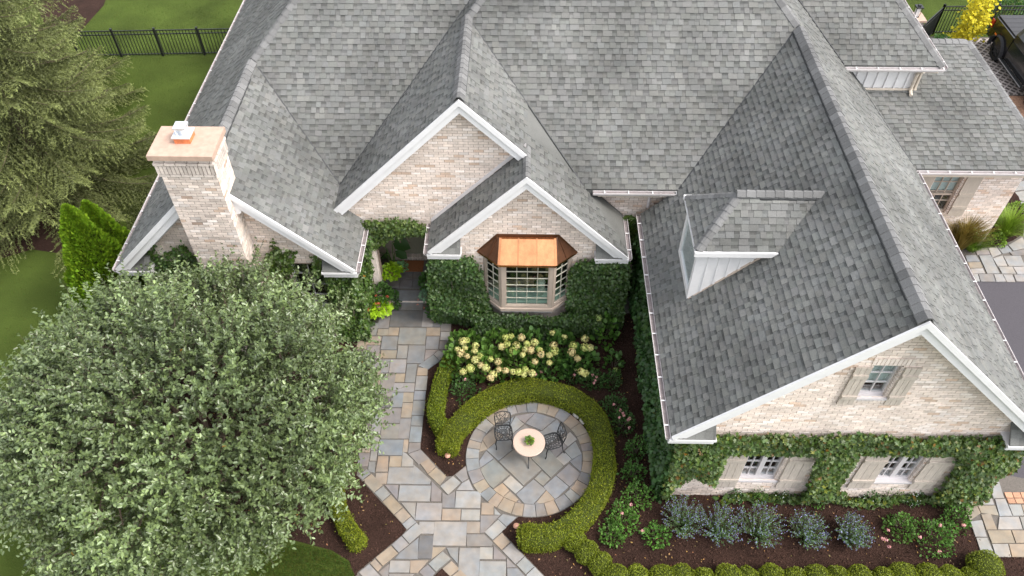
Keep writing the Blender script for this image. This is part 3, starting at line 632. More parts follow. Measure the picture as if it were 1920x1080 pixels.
def cornice_return(xe, xi, yf, yw, zb):
    """boxed eave return with its little shingled roof"""
    s = 1 if xi > xe else -1; o = bpy.data.objects.new('eave_return', None); COL.objects.link(o); o.parent = house
    b = MB(); b.box(xe, yf+.01, zb-.30, xi, yw, zb-.10); b.build('return_box', m_white, o)
    b = MB(); b.box(xe-.0, yf-.04, zb-.155, xi+s*.03, yw-.005, zb-.095); b.build('return_moulding', m_white, o)
    b = MB(); k = V3
    b.prism([k((xe+s*.10,yf-.02,zb-.092)), k((xi+s*.01,yf-.02,zb-.092)), k((xi+s*.01,yw-.02,zb+.30)), k((xe+s*.50,yw-.02,zb+.30))], (0,0,-.03), (.9,.9,.9)); b.build('return_roof', m_shingle, o)
    for r in range(3):
        b = MB(); y0 = yf-.02 + (yw-yf)*r/3; y1 = yf-.02 + (yw-yf)*(r+1)/3; z0 = zb-.085+.392*r/3; z1 = zb-.085+.392*(r+1)/3
        xo = xe + s*(.14+.40*(r+1)/3); lo, hi = min(xo, xi), max(xo, xi); x = lo
        while x < hi-.02:
            w = random.uniform(.1,.2); x1 = min(x+w, hi); g = random.uniform(.7,1.2)
            b.add([(x,y0,z0+.012),(x1-.004,y0,z0+.012),(x1-.004,y1,z1),(x,y1,z1),(x,y0,z0-.02),(x1-.004,y0,z0-.02)], [(0,1,2,3),(4,5,1,0)], g); x += w
        b.build('shingle_course', m_shingle, o)
cornice_return(3.16, 4.12, F3, W3, 3.2); cornice_return(11.24, 10.28, F3, W3, 3.12)
cornice_return(-2.42, -1.56, F2b, W2b, 3.1); cornice_return(2.79, 1.94, F2b, W2b, 3.0)
cornice_return(-10.2, -9.35, F1, W1, 3.1); cornice_return(-4.12, -4.98, F1, W1, 3.12)

# --- gutters
def gutter(a, e, out, label, m=m_gutter, hang=.62):
    A = V3(a); E = V3(e); o3 = V3(out).normalized(); d = (E-A).normalized(); L = (E-A).length
    prof = [(0,.0),(0,-.11),(.08,-.11),(.115,-.045),(.115,0),(.105,.0),(.105,-.04),(.075,-.095),(.01,-.095),(.01,0)]
    b = MB(); n = len(prof); ring = [A + o3*x + V3((0,0,z)) for x, z in prof]; ring2 = [p + d*L for p in ring]
    fs = [(i, (i+1) % n, n+(i+1) % n, n+i) for i in range(n)]
    b.add(ring + ring2, fs); b.add(ring, [tuple(range(n))]); b.add(ring2, [tuple(range(n))][::-1])
    g = b.build('gutter', m, house); g['label'] = label
    b = MB(); b.prism([A + o3*.012 + V3((0,0,-.088)), A + o3*.075 + V3((0,0,-.088)), A + o3*.10 + V3((0,0,-.04)), A + o3*.012 + V3((0,0,-.04))], d*L); b.build('gutter_debris', m_gutin, g)
    hb = MB(); hb.bar(V3((0,0,0)), o3*.112, .028, .006); hm = hb.mesh('gutter_hanger', m_white)
    k = .3
    while k < L:
        o = put('gutter_hanger', hm, g); o.location = A + d*k + V3((0,0,.0)); k += hang
    return g
gutter((3.19,F3,3.16),(3.19,15.58,3.16),(-1,0,0),'long white gutter above the side ivy hedge')
gutter((11.21,F3,3.06),(11.21,17.66,3.06),(1,0,0),'white gutter along the driveway')
gutter((-2.39,F2b,3.05),(-2.39,W2-.02,3.05),(-1,0,0),'short gutter beside the front entry')
gutter((2.76,F2b,2.93),(2.76,15.85,2.93),(1,0,0),'gutter over the narrow passage')
gutter((-10.19,F1,3.04),(-10.19,30.9,3.04),(-1,0,0),'gutter on the lawn side')
gutter((-4.14,F1,3.07),(-4.14,15.1,3.07),(1,0,0),'short gutter left of the entry')
gutter((1.85,15.57,4.02),(4.1,15.57,4.02),(0,-1,0),'short gutter high between the gables')
gutter((11.25,17.69,3.06),(15.2,17.69,3.06),(0,-1,0),'garage gutter')
gutter((9.2,19.89,5.01),(12.0,19.89,5.01),(0,-1,0),'upper right gutter')
gutter((12.01,19.9,5.01),(12.01,26,5.01),(1,0,0),'end gutter of the upper right roof')
gutter((15.21,17.7,3.06),(15.21,23.4,3.06),(1,0,0),'end gutter of the garage roof')

# --- brick walls
BR = []
BH, BL, BJ = .080, .245, .012
def wall(poly, org, sdir, nrm_, opens=(), label=None, back=.25, bricks=True, parent=None, shift=0.0, tm=1.0, tv=.075):
    """poly: convex (s,z) outline; org: 3-D of s=0,z=0; bricks stand 12 mm proud of the mortar face"""
    o = V3(org); s = V3(sdir); n = V3(nrm_); z = V3((0,0,1))
    if area2(poly) < 0: poly = poly[::-1]
    to = lambda a, h, k: o + s*a + z*h + n*k
    mb = MB(); zmax = max(p[1] for p in poly); zmin = min(p[1] for p in poly)
    smin = min(p[0] for p in poly); smax = max(p[0] for p in poly)
    cuts = sorted({zmin, zmax, *[p[1] for p in poly], *[q for op in opens for q in (op[2], op[3]) if zmin < q < zmax]})
    for z0, z1 in zip(cuts[:-1], cuts[1:]):
        if z1 - z0 < 1e-5: continue
        segs = [(smin-1, smax+1)]
        for a0, a1, b0, b1 in opens:
            if b0 < z1-1e-6 and b1 > z0+1e-6: segs = [k for u, v in segs for k in ((u, min(v, a0)), (max(u, a1), v)) if k[1]-k[0] > 1e-6]
        for u, v in segs:
            c = clip_convex([(u,z0),(v,z0),(v,z1),(u,z1)], poly)
            if len(c) >= 3 and abs(area2(c)) > 1e-5: mb.prism([to(a, h, 0) for a, h in c], -n*back)
    part = mb.build('wall', m_mortar2 if tm < 1 else m_mortar, parent or house)
    if label: part['label'] = label
    if not bricks: return part
    r = 0
    while zmin + r*BH < zmax:
        z0 = zmin + r*BH; z1 = z0 + BH - BJ; x = smin - BL - shift + (BL/2 if r % 2 else 0)
        while x < smax:
            x0, x1 = x, x + BL - BJ; segs = [(x0, x1)]
            for a0, a1, b0, b1 in opens:
                if b0 < z1 - .02 and b1 > z0 + .02: segs = [k for u, v in segs for k in ((u, min(v, a0)), (max(u, a1), v)) if k[1]-k[0] > .02]
            for u, v in segs:
                c = clip_convex([(u,z0),(v,z0),(v,z1),(u,z1)], poly)
                if len(c) >= 3 and abs(area2(c)) > .001:
                    k = len(c); pr = .007 + random.uniform(-.003, .004); top = [to(a, h, pr) for a, h in c]; bot = [to(a, h, -.004) for a, h in c]
                    fs = [tuple(range(k))] + [(i, k+i, k+(i+1) % k, (i+1) % k) for i in range(k)]
                    g = random.gauss(tm, tv); e = random.random(); t = (g*1.0, g*.985, g*.97)
                    if e < .05: t = (g*.86, g*.75, g*.66)
                    elif e < .24: t = (g*1.10, g*1.13, g*1.16)
                    BR.append((pxarea(top) if visible(top) else 0, part, top+bot, fs, t))
            x += BL
        r += 1
    return part
X, mX, mY, pX = (1,0,0), (-1,0,0), (0,-1,0), (1,0,0)
OP_UP = (6.79, 7.36, 4.24, 5.31)
OP_L1 = (5.16, 6.02, .80, 2.12); OP_L2 = (8.30, 9.14, .82, 2.14)
SH3 = lambda x: min(x, g3r(x)) - .20
wall([(3.55,-.05),(10.85,-.05),(10.85,SH3(10.85)),(7.04,6.84),(3.55,SH3(3.55))], (0,W3,0), X, mY, [OP_UP, OP_L1, OP_L2], 'wide brick gable wall of the right wing')
wall([(-2.05,-.05),(2.42,-.05),(2.42,3.08),(.12,5.38),(-2.05,3.2)], (0,W2b,0), X, mY, [(-.98,1.34,.95,2.86)], 'brick gable wall behind the bay window')
wall([(-4.6,.0),(.4,.0),(.4,5.1),(-1.44,6.94),(-4.6,3.78)], (0,W2,0), X, mY, [(-3.98,-2.30,-.1,2.72)], 'tall brick gable wall above the entry')
wall([(-9.85,-.05),(-4.45,-.05),(-4.45,3.2),(-7.15,5.9),(-9.85,3.2)], (0,W1,0), X, mY, [(-5.95,-5.05,1.2,2.95),(-9.3,-8.4,1.2,2.95)], 'brick gable wall around the chimney')
wall([(1.3,-.05),(4.2,-.05),(4.2,4.0),(1.3,4.0)], (0,15.92,0), X, mY, [], 'narrow brick wall at the end of the passage')
wall([(-15.92,-.05),(-W3-.25,-.05),(-W3-.25,3.3),(-15.92,3.3)], (3.55,0,0), (0,-1,0), mX, [], 'ivy covered side wall of the right wing')
wall([(W1+.25,-.05),(W2,-.05),(W2,3.2),(W1+.25,3.2)], (-4.45,0,0), (0,1,0), pX, [], 'short brick wall left of the entry')
wall([(10.6,-.05),(14.62,-.05),(14.62,3.0),(10.6,3.0)], (0,18.0,0), X, mY, [(12.10,12.95,1.16,2.72)], 'brick garage wall')
wall([(18.26,-.05),(23.1,-.05),(23.1,3.0),(18.26,3.0)], (14.62,0,0), (0,1,0), pX, [], 'garage end wall', bricks=False)
wall([(W3+.26,-.05),(25,-.05),(25,3.0),(W3+.26,3.0)], (10.85,0,0), (0,1,0), pX, [], 'driveway side wall of the right wing', bricks=False)
wall([(W2b+.26,-.05),(15.9,-.05),(15.9,2.9),(W2b+.26,2.9)], (2.42,0,0), (0,1,0), pX, [], 'passage wall beside the bay room', bricks=False)
wall([(-30.5,-.05),(-W1-.26,-.05),(-W1-.26,3.0),(-30.5,3.0)], (-9.85,0,0), (0,-1,0), mX, [], 'lawn side wall', bricks=False)
# soldier lintels and sills at the gable windows
for (x0, x1, zz, h) in ((6.72,7.46,5.34,.2),(6.76,7.40,4.10,.12)):
    part = house; x = x0
    while x < x1: 
        b = MB(); b.box(x, W3-.03, zz, x+.068, W3, zz+h, random.uniform(.93,1.07)); b.build('soldier_brick', m_brick, house); x += .08

# --- chimney
CX0, CX1, CY0, CY1 = -7.85, -6.65, 13.2, 14.05
chim = bpy.data.objects.new('chimney', None); COL.objects.link(chim); chim.parent = house; chim['label'] = 'stained brick chimney with a flat tan stone cap'
CH = 6.36
for args in (([(CX0+.003,-.05),(CX1-.003,-.05),(CX1-.003,CH),(CX0+.003,CH)], (0,CY0,0), X, mY), ([(CY0+.003,-.05),(CY1,-.05),(CY1,CH),(CY0+.003,CH)], (CX1,0,0), (0,1,0), pX), ([(-CY1,-.05),(-CY0-.003,-.05),(-CY0-.003,CH),(-CY1,CH)], (CX0,0,0), (0,-1,0), mX)):
    wall(*args, label='stained brick shaft of the chimney', tm=.81, tv=.11)
b = MB(); b.box(CX0+.26, CY0+.26, 5.5, CX1-.26, CY1+.02, CH+.3); b.box(CX0+.01, CY1-.05, 4.5, CX1-.01, CY1, CH); b.build('chimney_core', m_mortar, chim)
b = MB(); b.box(CX0-.02, CY0-.02, CH+.02, CX1+.02, CY1+.02, CH+.50); b.build('corbel_core', m_mortar2, chim)
def course(z, h, out, w, mat=m_brick, gap=.019):
    x = CX0-out
    while x < CX1+out-.01:
        b = MB(); x1 = min(x+w-gap, CX1+out); b.box(x, CY0-out, z, x1, CY0+.06, z+h-gap, random.uniform(.58,.88)); b.build('corbel_brick', m_brick, chim); x += w
    y = CY0-out+.1
    while y < CY1+out-.01:
        for xs in (CX1+out, CX0-out):
            sgn = -1 if xs > -7 else 1
            b = MB(); b.box(xs, y, z, xs+sgn*.06, min(y+w-gap, CY1+out), z+h-gap, random.uniform(.6,.88)); b.build('corbel_brick', m_brick, chim)
        y += w
course(CH, .08, .03, .245); course(CH+.08, .24, .045, .085); course(CH+.32, .08, .06, .245); course(CH+.40, .085, .035, .245)
b = MB(); b.box(CX0-.10, CY0-.10, CH+.495, CX1+.10, CY1+.10, CH+.62); cc = b.build('chimney_cap', m_cap_stone, chim)
fx, fy, fz = CX0+.56, CY0+.50, CH+.62
b = MB(); b.box(fx-.17, fy-.17, fz, fx+.17, fy+.17, fz+.14); fl = b.build('flue_liner', m_clay, chim)
b = MB(); b.box(fx-.20, fy-.20, fz+.142, fx+.20, fy+.20, fz+.165); b.tube([(fx,fy,fz+.16),(fx,fy,fz+.32)], .075, 12); b.build('flue_plate', m_zinc, chim)
b = MB(); b.box(fx-.13, fy-.13, fz+.32, fx+.13, fy+.13, fz+.37)
for sx in (-1,1):
    for sy in (-1,1): b.bar((fx+sx*.09,fy+sy*.09,fz+.165), (fx+sx*.11,fy+sy*.11,fz+.33), .015, .015)
b.build('flue_cowl', m_zinc, chim)
b = MB(); b.prism([(CX1+.005,13.5,4.97),(CX1+.005,14.1,5.3),(CX1+.12,14.1,5.25),(CX1+.12,13.5,5.0)], (0,0,.22)); b.build('chimney_flashing', m_white, chim)
flush_pieces(BR, 'brick', 'brick_field', m_brick)

# --- windows and shutters
def window_y(x0, x1, z0, z1, y, cols, rows, name, label, depth=.11, frame=m_sash, leaves=1, curtain=None, sash=False):
    """window in a wall facing -Y; y = wall face"""
    w = bpy.data.objects.new(name, None); COL.objects.link(w); w.parent = house; w['label'] = label
    yi = y + depth
    b = MB()
    for q in ((x0,x1,z0,z0+.06),(x0,x1,z1-.06,z1),(x0,x0+.055,z0+.06,z1-.06),(x1-.055,x1,z0+.06,z1-.06)): b.box(q[0], yi-.03, q[2], q[1], yi+.05, q[3])
    for k in range(1, leaves): xm = x0 + (x1-x0)*k/leaves; b.box(xm-.055, yi-.045, z0+.06, xm+.055, yi+.05, z1-.06)
    if sash: zm = (z0+z1)/2 - .1; b.box(x0+.055, yi-.035, zm-.03, x1-.055, yi+.045, zm+.03)
    b.build('window_frame', frame, w)
    b = MB(); b.box(x0-.04, y-.05, z0-.05, x1+.04, yi-.03, z0+.004); b.build('sill', frame, w)
    mun = MB()
    for k in range(leaves):
        a0 = x0 + (x1-x0)*k/leaves + (.055); a1 = x0 + (x1-x0)*(k+1)/leaves - (.055)
        for i in range(cols):
            for j in range(rows):
                p0 = a0 + (a1-a0)*i/cols; p1 = a0 + (a1-a0)*(i+1)/cols; q0 = z0+.06 + (z1-z0-.12)*j/rows; q1 = z0+.06 + (z1-z0-.12)*(j+1)/rows
                g = MB(); g.box(p0+.003, yi+.012, q0+.003, p1-.003, yi+.018, q1-.003); g.build('pane', m_glass, w)
                if i and not j: mun.box(p0-.010, yi-.012, z0+.06, p0+.010, yi+.03, z1-.06)
                if j and not i: mun.box(a0, yi-.010, q0-.010, a1, yi+.028, q0+.010)
    if mun.f: mun.build('muntin', frame, w)
    b = MB(); b.box(x0-.02, yi+.5, z0-.1, x1+.02, yi+.52, z1+.1); b.box(x0-.03, yi+.06, z0-.1, x0-.01, yi+.5, z1+.1); b.box(x1+.01, yi+.06, z0-.1, x1+.03, yi+.5, z1+.1); b.box(x0, yi+.06, z0-.1, x1, yi+.5, z0-.06); b.box(x0, yi+.06, z1+.06, x1, yi+.5, z1+.1)
    b.build('room_dark', m_dark, w)
    if curtain: b = MB(); b.box(x0+.05, yi+.06, z0+curtain*(z1-z0), x1-.05, yi+.07, z1-.03, (.75,.85,.85)); b.build('blind', m_white, w)
    return w
def shutter(x0, x1, z0, z1, y, mat, planks=3, battens=(.22,.78), t=1.0, label=None):
    o = bpy.data.objects.new('shutter', None); COL.objects.link(o); o.parent = house
    if label: o['label'] = label
    wd = (x1-x0)/planks
    for k in range(planks):
        b = MB(); b.box(x0+k*wd+.004, y-.055, z0, x0+(k+1)*wd-.004, y-.02, z1, t*random.uniform(.92,1.06)); b.build('plank', mat, o)
    for f in battens:
        zz = z0 + (z1-z0)*f; b = MB(); b.box(x0+.008, y-.085, zz-.05, x1-.008, y-.055, zz+.05, t*.97); b.build('batten', mat, o)
window_y(*OP_UP, W3, 2, 3, 'window', 'small gable window with weathered shutters', curtain=.24)
shutter(6.44, 6.76, 4.03, 5.28, W3, m_taupe2, label='weathered left shutter of the gable window'); shutter(7.39, 7.71, 4.03, 5.28, W3, m_taupe2, label='weathered right shutter of the gable window')
window_y(*OP_L1, W3, 2, 4, 'window', 'left ground floor casement pair framed by ivy', leaves=2)
shutter(4.62, 5.13, .50, 2.10, W3, m_taupe2); shutter(6.07, 6.62, .50, 2.10, W3, m_taupe2)
window_y(*OP_L2, W3, 2, 4, 'window', 'right ground floor casement pair framed by ivy', leaves=2)
shutter(7.74, 8.27, .55, 2.14, W3, m_taupe2); shutter(9.17, 9.70, .55, 2.14, W3, m_taupe2)
window_y(12.10, 12.95, 1.16, 2.72, 18.0, 3, 4, 'window', 'garage wall sash window', frame=m_putty, sash=True, curtain=.5)
shutter(12.99, 13.45, 1.10, 2.74, 18.0, m_taupe, planks=1, battens=(.2,.5)); shutter(11.6, 12.06, 1.10, 2.74, 18.0, m_taupe, planks=1, battens=(.2,.5))
window_y(-5.95, -5.05, 1.2, 2.95, W1, 2, 4, 'window', 'window right of the chimney, behind the tree', frame=m_white); window_y(-9.3, -8.4, 1.2, 2.95, W1, 2, 4, 'window', 'window left of the chimney, behind the tree', frame=m_white)
# brick dentils on window jambs (right reveals)
for x, z0, z1, y in ((OP_UP[1],4.24,5.31,W3),(OP_L1[1],.8,2.12,W3),(OP_L2[1],.82,2.14,W3),(12.95,1.16,2.72,18.0)):
    z = z0
    while z < z1-.06: b = MB(); b.box(x-.03, y+.0, z, x+.008, y+.08, z+.055, random.uniform(.8,1)); b.build('jamb_brick', m_brick, house); z += .08

# --- board and batten wall of the upper right block
b = MB(); b.prism([(9.1,20.2,5.0),(10.05,20.2,4.05),(11.62,20.2,4.05),(11.62,20.2,5.0)], (0,.2,0)); bw = b.build('board_wall', m_white, house); bw['label'] = 'white board and batten wall under the upper right eave'
for k in range(6): x = 9.75 + k*.3; zb = max(4.12, 14.1-x+.04); b = MB(); b.box(x, 20.165, zb, x+.045, 20.2, 5.0); b.build('batten', m_white, bw)
for p, q in (((9.08,20.15,5.0),(10.02,20.15,4.06)),((10.0,20.15,4.08),(11.64,20.15,4.08)),((11.58,20.15,4.1),(11.58,20.15,5.0))): b = MB(); b.bar(p, q, .05, .1, up=(0,0,1) if p[2]==q[2] else (0,1,0)); b.build('trim_board', m_cream, bw)
b = MB(); b.prism([(9.2,19.93,4.92),(12,19.93,4.92),(12,20.4,4.92),(9.2,20.4,4.92)], (0,0,.06)); b.build('soffit', m_cream, house)
b = MB(); b.box(11.62,20.2,4.0,11.65,25.5,5.0); b.build('wall', m_cream, house)
b = MB(); b.tube([(11.45,19.82,4.92),(11.45,20.05,4.75),(11.45,20.1,4.65),(11.45,20.1,4.12),(11.42,19.9,4.06)], .05, 8); b.tube([(11.85,19.82,4.92),(11.5,20.05,4.8)], .05, 8); b.build('downspout', m_cream, house)
b = MB(); b.box(11.2, 17.72, 2.80, 15.0, 18.0, 2.86); b.build('soffit', m_cream, house); b = MB(); b.box(11.2,17.70,2.84,15.2,17.74,3.0); b.build('fascia', m_cream, house)
b = MB(); b.box(2.0,15.6,3.78,4.0,15.92,3.84); b.build('soffit', m_cream, house)
b = MB(); b.tube([(3.62,15.5,3.95),(3.45,15.75,3.75),(3.4,15.85,3.6),(3.4,15.85,3.2)], .045, 8); b.build('downspout', m_gutter, house)
# flashing strip where the bay-gable roof meets the tall wall
b = MB(); b.prism([(-2.38,W2-.03,3.12),(.10,W2-.03,5.62),(.10,W2-.03,5.74),(-2.38,W2-.03,3.24)], (0,.02,0)); b.build('step_flashing', m_gutter, house)

# --- bay window with copper roof
bay = bpy.data.objects.new('bay_window', None); COL.objects.link(bay); bay.parent = house; bay['label'] = 'three sided bay window with copper roof'
BZ0, BZ1 = 1.08, 2.84
bp = [(-.98,W2b),(-.50,14.07),(.86,14.07),(1.34,W2b)]
def bay_face(p, q, cols, rows):
    P = V3((*p, 0)); Q = V3((*q, 0)); d = (Q-P).normalized(); L = (Q-P).length; n = V3((d.y, -d.x, 0)); z = V3((0,0,1))
    def slab(b, a0, a1, h0, h1, k0, k1): b.prism([P+d*a0+z*h0+n*k0, P+d*a1+z*h0+n*k0, P+d*a1+z*h1+n*k0, P+d*a0+z*h1+n*k0], n*(k1-k0))
    b = MB(); s = .10 if L > 1 else .07
    slab(b,0,L,BZ0,BZ0+.09,-.06,.02); slab(b,0,L,BZ1-.10,BZ1,-.06,.02); slab(b,0,s,BZ0+.09,BZ1-.1,-.06,.02); slab(b,L-s,L,BZ0+.09,BZ1-.1,-.06,.02)
    slab(b,s,s+.03,BZ0+.09,BZ1-.1,-.05,.005); slab(b,L-s-.03,L-s,BZ0+.09,BZ1-.1,-.05,.005); slab(b,s+.03,L-s-.03,BZ0+.09,BZ0+.12,-.05,.005)
    b.build('bay_frame', m_putty, bay)
    a0, a1, h0, h1 = s+.03, L-s-.03, BZ0+.12, BZ1-.1; mu = MB()
    for i in range(cols):
        for j in range(rows):
            g = MB(); slab(g, a0+(a1-a0)*i/cols+.003, a0+(a1-a0)*(i+1)/cols-.003, h0+(h1-h0)*j/rows+.003, h0+(h1-h0)*(j+1)/rows-.003, -.03, -.025); g.build('pane', m_glass, bay)
    for i in range(1, cols): a = a0+(a1-a0)*i/cols; slab(mu, a-.007, a+.007, h0, h1, -.04, -.012)
    for j in range(1, rows): h = h0+(h1-h0)*j/rows; slab(mu, a0, a1, h-.007, h+.007, -.042, -.014)
    mu.build('muntin', M_MUN, bay)
M_MUN = M('pale_muntin', (.60,.57,.48), .5)
for p, q, c in ((bp[0],bp[1],2),(bp[1],bp[2],4),(bp[2],bp[3],2)): bay_face(p, q, c, 6)
def bay_off(o): c = V3((.18,14.6,0)); return [(-.98-o*.9,W2b),(-.50-o*.45,14.07-o),(.86+o*.45,14.07-o),(1.34+o*.9,W2b)]
b = MB(); b.prism([(x,y,BZ0-.10) for x,y in bay_off(.06)], (0,0,.10)); b.build('bay_sill', m_putty, bay)
b = MB(); b.prism([(x,y,BZ0-.16) for x,y in bay_off(.03)], (0,0,.058)); b.build('bay_sill_moulding', m_white, bay)
b = MB(); b.prism([(x,y,-.02) for x,y in bay_off(-.22)], (0,0,BZ0-.15)); b.build('bay_base', m_brick, bay)
# inside: seat, far wall, a plant and a pot on the seat
b = MB(); b.prism([(x,y+.03,BZ0-.0) for x,y in bay_off(-.05)], (0,0,.20)); b.box(-.98,W2b+.003,BZ0,1.34,14.62,BZ0+.20); b.build('window_seat', m_seat, bay)
b = MB(); b.box(-1.3,15.25,.9,1.7,15.28,3.0); b.box(-1.3,W2b+.26,.9,-1.28,15.25,3.0); b.box(1.68,W2b+.26,.9,1.7,15.25,3.0); b.box(-1.3,W2b+.26,2.90,1.7,15.28,2.95); b.build('room_dark', m_dark, bay)
b = MB(); b.lathe((.55,14.42,BZ0+.20), [(.09,0),(.12,.1),(.14,.2),(.10,.28),(.12,.32)], 14, (1,1,1)); b.lathe((.55,14.42,BZ0+.52), [(.05,0),(.12,.06),(.13,.14),(.08,.22)], 12); b.build('indoor_vase', M('celadon', (.40,.47,.40), .4), bay)
# copper roof
e = bay_off(.12); ze, zt = 2.85, 3.38
eL, e1, e2, eR = [V3((x, y, ze)) for x, y in ((-1.14,W2b),(-.56,13.96),(.91,13.96),(1.48,W2b))]
tL, tR = V3((-.52,W2b-.06,zt)), V3((.87,W2b-.06,zt)); wL, wR = V3((-.60,W2b-.01,zt+.03)), V3((.95,W2b-.01,zt+.03))
b = MB(); b.prism([eL, e1, e2, eR], (0,0,-.06)); b.build('copper_eave', m_copper, bay)
for i in range(3):
    f0, f1 = i/3, (i+1)/3; b = MB(); b.prism([e1.lerp(e2,f0), e1.lerp(e2,f1), tL.lerp(tR,f1), tL.lerp(tR,f0)], (0,.0,.012), random.uniform(.94,1.04)); b.build('copper_pan', m_copper, bay)
for f in (0, 1/3, 2/3, 1):
    b = MB(); b.bar(e1.lerp(e2,f)+V3((0,0,.025)), tL.lerp(tR,f)+V3((0,0,.025)), .06 if f in (0,1) else .035, .05, t=.82); b.build('copper_seam', m_copper, bay)
for tri in ((eL, e1, tL, wL), (e2, eR, wR, tR)):
    b = MB(); b.prism(list(tri), (0,0,.012)); b.build('copper_pan', m_copper2, bay)
b = MB(); b.bar(eL.lerp(e1,.5)+V3((0,0,.025)), wL+V3((0,0,.02)), .03, .03); b.bar(e2.lerp(eR,.5)+V3((0,0,.025)), wR+V3((0,0,.02)), .03, .03); b.build('copper_seam', m_copper2, bay)
b = MB(); b.bar(tL+V3((-.02,0,.02)), tR+V3((.02,0,.02)), .05, .04); b.build('copper_seam', m_copper, bay)
b = MB(); k = W2b-.02
for q in ([(-1.16,k,ze),(-.62,k,zt+.11),(-.56,k,zt+.0),(-1.06,k,ze-.02)],[(-.62,k,zt+.11),(.97,k,zt+.11),(.91,k,zt+.0),(-.56,k,zt+.0)],[(.97,k,zt+.11),(1.50,k,ze),(1.40,k,ze-.02),(.91,k,zt)]): b.prism(q, (0,.008,0))
b.build('copper_flashing', m_copper2, bay)

# --- front entry
ent = bpy.data.objects.new('entry_porch', None); COL.objects.link(ent); ent.parent = house; ent['label'] = 'shaded front entry with slate landing'
b = MB(); b.box(-4.2,15.46,.0,-2.1,17.2,.295); b.build('landing_base', m_joint, ent)
b = MB(); b.box(-3.95,15.10,.0,-2.32,15.46,.15); b.build('step_base', m_brick, ent)
for pts, c in (([(-3.92,15.06),(-2.35,15.06),(-2.35,15.45),(-3.92,15.45)],'g'),): stone(ent, pts, c, .15, .185, name='step_stone')
x0s = [-4.0,-3.45,-3.0,-2.55,-2.15]
rows = [(15.42,15.78,(-4.0,-3.55,-3.18,-2.7,-2.15)),(15.78,16.1,(-4.0,-3.62,-3.2,-2.82,-2.15)),(16.1,16.56,(-4.0,-3.75,-3.3,-2.85,-2.15))]
for y0, y1, xs in rows:
    for p, q in zip(xs[:-1], xs[1:]): stone(ent, [(p,y0),(q,y0),(q,y1),(p,y1)], 'd', .29, .325, k=1.25, name='slate_slab', gap=.014)
x = -3.95
while x < -2.2: b = MB(); b.box(x, 16.58, .29, x+.068, 16.74, .43, random.uniform(.8,1)); b.build('sill_brick', m_brick, ent); x += .08
b = MB(); b.box(-4.3,16.75,.29,-2.05,16.85,2.9); b.build('wall', m_taupe, ent)
b = MB(); b.box(-3.70,16.70,.46,-2.62,16.75,2.6,(.55,.62,.55)); dr = b.build('front_door', m_taupe, ent)
b = MB(); b.box(-3.78,16.66,.43,-3.70,16.74,2.68); b.box(-2.62,16.66,.43,-2.54,16.74,2.68); b.box(-3.78,16.66,2.6,-2.54,16.74,2.68); b.build('door_frame', m_white, ent)
b = MB(); b.tube([(-2.72,16.66,1.35),(-2.72,16.62,1.35),(-2.72,16.62,1.55),(-2.72,16.66,1.55)], .014, 8); b.build('door_handle', m_black, ent)
b = MB(); b.box(-4.55,15.56,.0,-4.3,17.0,2.9); b.box(-2.05,15.56,.0,-1.85,17.0,2.9); b.box(-4.5,15.56,2.75,-1.9,17.0,2.85); b.build('porch_wall', m_brick, ent)
b = MB(); b.prism([(-4.22,15.02,0),(-3.98,15.02,0),(-3.98,15.29,0),(-4.22,15.29,0)], (0,0,2.75)); b.build('entry_pillar', m_brick, ent)
mt = tag(put('doormat', (lambda b: (b.box(-3.70,16.07,.328,-2.92,16.52,.345), b.mesh('doormat', m_mat))[1])(MB())), 'brown coir doormat on the slate landing of the entry', 'doormat')
sc = thing('wall_lantern', 'small lit wall lantern beside the entry ivy', 'lantern')
sp = WY(674, 481, 14.75)
b = MB(); b.box(sp[0]-.05, sp[1]-.05, sp[2]-.12, sp[0]+.05, sp[1]+.05, sp[2]-.09); b.box(sp[0]-.07, sp[1]-.07, sp[2]+.09, sp[0]+.07, sp[1]+.07, sp[2]+.12)
for sx in (-1,1):
    for sy in (-1,1): b.bar((sp[0]+sx*.05,sp[1]+sy*.05,sp[2]-.1),(sp[0]+sx*.05,sp[1]+sy*.05,sp[2]+.1), .012, .012)
b.bar((sp[0],sp[1],sp[2]-.1),(sp[0]-.4,sp[1],sp[2]-.1),.02,.02); b.build('lantern_frame', m_black, sc)
b = MB(); b.lathe((sp[0],sp[1],sp[2]-.05), [(.02,0),(.04,.03),(.03,.09)], 10); b.build('bulb', m_glow, sc)
# ================================================================== GARDEN
def lump(pts, f=2.2, seed=0.0):
    """cheap smooth 3-D lumpiness in -1..1"""
    x, y, z = pts[:,0]*f + seed, pts[:,1]*f + seed*1.7, pts[:,2]*f - seed
    return (np.sin(x*1.3+np.sin(y*1.1)) + np.sin(y*1.7+np.sin(z*1.9)*1.1) + np.sin(z*1.5+x*.7))/3

